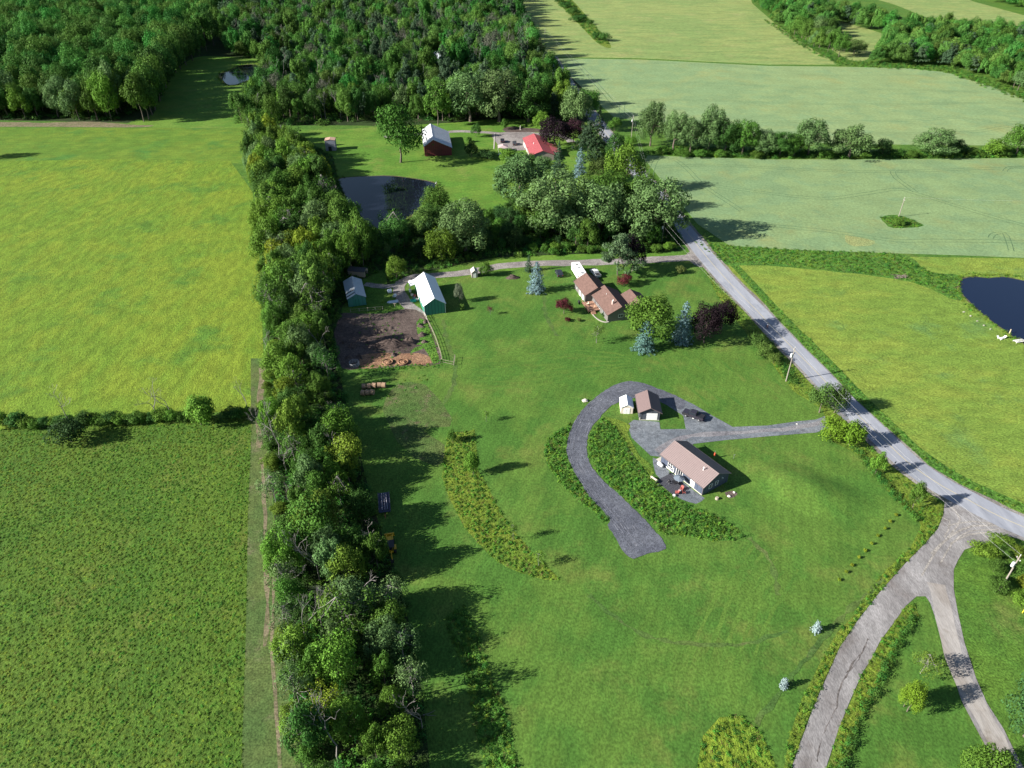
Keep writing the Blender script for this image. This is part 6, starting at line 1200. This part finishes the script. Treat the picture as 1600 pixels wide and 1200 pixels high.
for i, (u, v) in enumerate(((424, 700), (432, 790), (440, 880), (446, 930), (452, 985), (462, 1045), (470, 1105), (480, 1165), (616, 960), (632, 1030), (646, 1090))):
    x, y = G(u, v); plant("bare_branch_tree", "sparse", x, y, 6.5, r.uniform(8, 11), COLS["willow"], "thin twiggy tree %s of the row %s" % ("on the lane side" if i < 8 else "on the lawn side", station(u, v)), "tree", "twiggy trees of the tree row", r)
restL = wood(WL, 9.4, 70, 62, LMIX, "before the left wood", (16, 24))
restM = wood(WM, 8.8, 71, 78, MMIX, "before the middle wood", (12, 19), holes=(HOUSE_GAP,))
WLF = [leaf_material("far_leaf_green", (.052, .150, .024), objr=.4, hue=.03), leaf_material("far_leaf_light", (.085, .195, .038), objr=.35, hue=.03), leaf_material("far_needles", (.06, .11, .055), objr=.3), leaf_material("far_leaf_grey", (.11, .12, .085), objr=.3)]
def stuffproto(mix):
    L = []
    for k, i, m, w, wd, h in mix: L.append((joined_tree(k, i, m), w, wd, h))
    return L
SP = stuffproto([("broad", 0, WLF[0], 3, 14, 18), ("broad", 1, WLF[0], 3, 13, 19), ("broad", 2, WLF[1], 2, 13, 17), ("tall", 0, WLF[0], 1, 11, 19), ("willow", 0, WLF[1], 1, 12, 15)])
SPM = stuffproto([("broad", 0, WLF[0], 2, 10, 15), ("tall", 1, WLF[0], 1.5, 10, 18), ("broad", 3, WLF[1], 1.8, 11, 15), ("pine", 0, WLF[2], 1.5, 8, 19), ("pine", 1, WLF[2], 1, 8, 18), ("willow", 0, WLF[1], 1.2, 11, 14), ("sparse", 0, WLF[3], 1.0, 8, 17), ("dead", 0, None, .9, 9, 15), ("dead", 2, None, .7, 10, 15)])
scatter("left_wood", restL, SP, smin=.8, smax=1.4, seed=15)
scatter("middle_wood", restM, SPM, smin=.75, smax=1.4, seed=16)
scatter("left_wood_undergrowth", pts(WL, 5.5, 72), [(t4, 2, 6, 3.5), (t2, 2, 5.5, 3)], seed=17)
scatter("middle_wood_undergrowth", pts(WM, 5.5, 73, holes=(HOUSE_GAP,)), [(t4, 2, 6, 3.5), (t2, 2, 5.5, 3)], seed=18)
# hedges and copses on the far right slope
SPR = stuffproto([("broad", 0, WLF[0], 2, 12, 15), ("broad", 3, WLF[1], 2, 12, 14), ("willow", 1, WLF[1], 2, 12, 13), ("pine", 0, WLF[2], .8, 9, 15), ("tall", 1, WLF[1], 1, 8, 15)])
RB1 = [(1170, -10), (1215, -40), (1262, 20), (1300, 40), (1298, 70), (1318, 92), (1290, 84), (1250, 62), (1205, 34)]
RB2 = [(1262, -20), (1300, 24), (1345, 30), (1400, 48), (1480, 52), (1600, 62), (1700, 80), (1760, 190), (1640, 160), (1560, 132), (1480, 106), (1420, 102), (1352, 99), (1388, 72), (1386, 56), (1300, 34)]
r8 = random.Random(8)
R1 = fill_points(RB1, 10, 80, .35); R2 = fill_points(RB2, 9.5, 81, .35); R3 = fill_points([(1515, -30), (1540, 0), (1600, 18), (1720, 55), (1720, -20)], 13, 82, .35)
for P, mix, zone, n in ((R1, LMIX, "in the hedge by the gap field", 24), (R2, [("broad", 5), ("willow", 2), ("pine", 1.5), ("tall", 1)], "in the copse above the upper grain", 44)):
    P.sort(key=lambda p: p[1])
    for (x, y) in P[:n]:
        k = pick(r8, mix); h = r8.uniform(12, 18); w = h*r8.uniform(.75, .95)*(.65 if k in ("tall", "pine") else 1); ck = r8.choice(["green", "willow", "deep", "lightgreen"]); u, v = photo_uv(x, y)
        plant(names[k], k, x, y, w, h, COLS[ck], auto_label(k, ck, h, 12, 18, zone+(" near its left end" if u < (1230 if n == 24 else 1420) else (" near its right end" if u > (1275 if n == 24 else 1540) else ""))), "tree", "front trees of the far slope", r8)
scatter("far_slope_wood", R1[24:]+R2[44:]+R3, SPR, smin=.85, smax=1.2, seed=19)
x, y = G(-34, 248); plant("field_tree", "broad", x, y, 10, 13, COLS["green"], "tree just past the left edge whose shadow falls on the mown strip", "tree")
T("field_tree", "broad", 1334, 84, 62, 32, (.09, .16, .04), "single pale round tree beside the small gap field")

# grove between the willows
GT = [(700, 400), (660, 412), (640, 416), (620, 395), (660, 350), (700, 345), (760, 360), (800, 325), (870, 320), (940, 310), (1000, 325), (1040, 350), (1052, 380), (1000, 388), (900, 390), (830, 392), (760, 396)]
rg2 = random.Random(90)
for (x, y) in fill_points(GT, 7.6, 90, .35):
    k = pick(rg2, [("broad", 5), ("willow", 1.5), ("bush", 3)]); h = rg2.uniform(6.5, 11) if k != "bush" else rg2.uniform(3.5, 5.5); ck = rg2.choice(["green", "deep", "dark"])
    u, v = photo_uv(x, y); col_ = "left" if u < 700 else ("centre left" if u < 790 else ("centre" if u < 870 else ("centre right" if u < 960 else "right"))); row_ = "back" if v < 345 else ("middle" if v < 375 else "front")
    w_ = h*rg2.uniform(.75, 1.0); plant(names[k] if k != "bush" else "grove_bush", k, x, y, w_, h, COLS[ck], auto_label(k, ck, h, 3.5 if k == "bush" else 6.5, 5.5 if k == "bush" else 11, "in the %s %s of the pond grove" % (col_, row_)), "tree" if k != "bush" else "shrub", "plants of the grove between pond and farm drive", rg2)
for (x, y) in fill_points([(820, 390), (1050, 384), (1060, 394), (820, 400)], 4.5, 91, .3):
    plant("grove_bush", "bush", x, y, rg2.uniform(3.5, 5.5), rg2.uniform(2.5, 4), rg2.choice([COLS["bright"], COLS["green"]]), "low bush on the sunny front of the grove above the farm drive", "shrub", "bushes along the front of the grove", rg2)
# ten seedlings in a row
for (u, v) in ((1400, 806), (1390, 816), (1382, 827), (1371, 838.5), (1361, 851), (1351, 861.5), (1342, 872.5), (1331, 884.5), (1321.5, 895.5), (1311, 907.5)):
    x, y = G(u, v); plant("seedling", "bush", x, y, .75, .75, "yellow", "tiny yellowish conifer seedling in the row of ten on the lawn", "seedling", "row of ten seedlings on the lawn", rs)
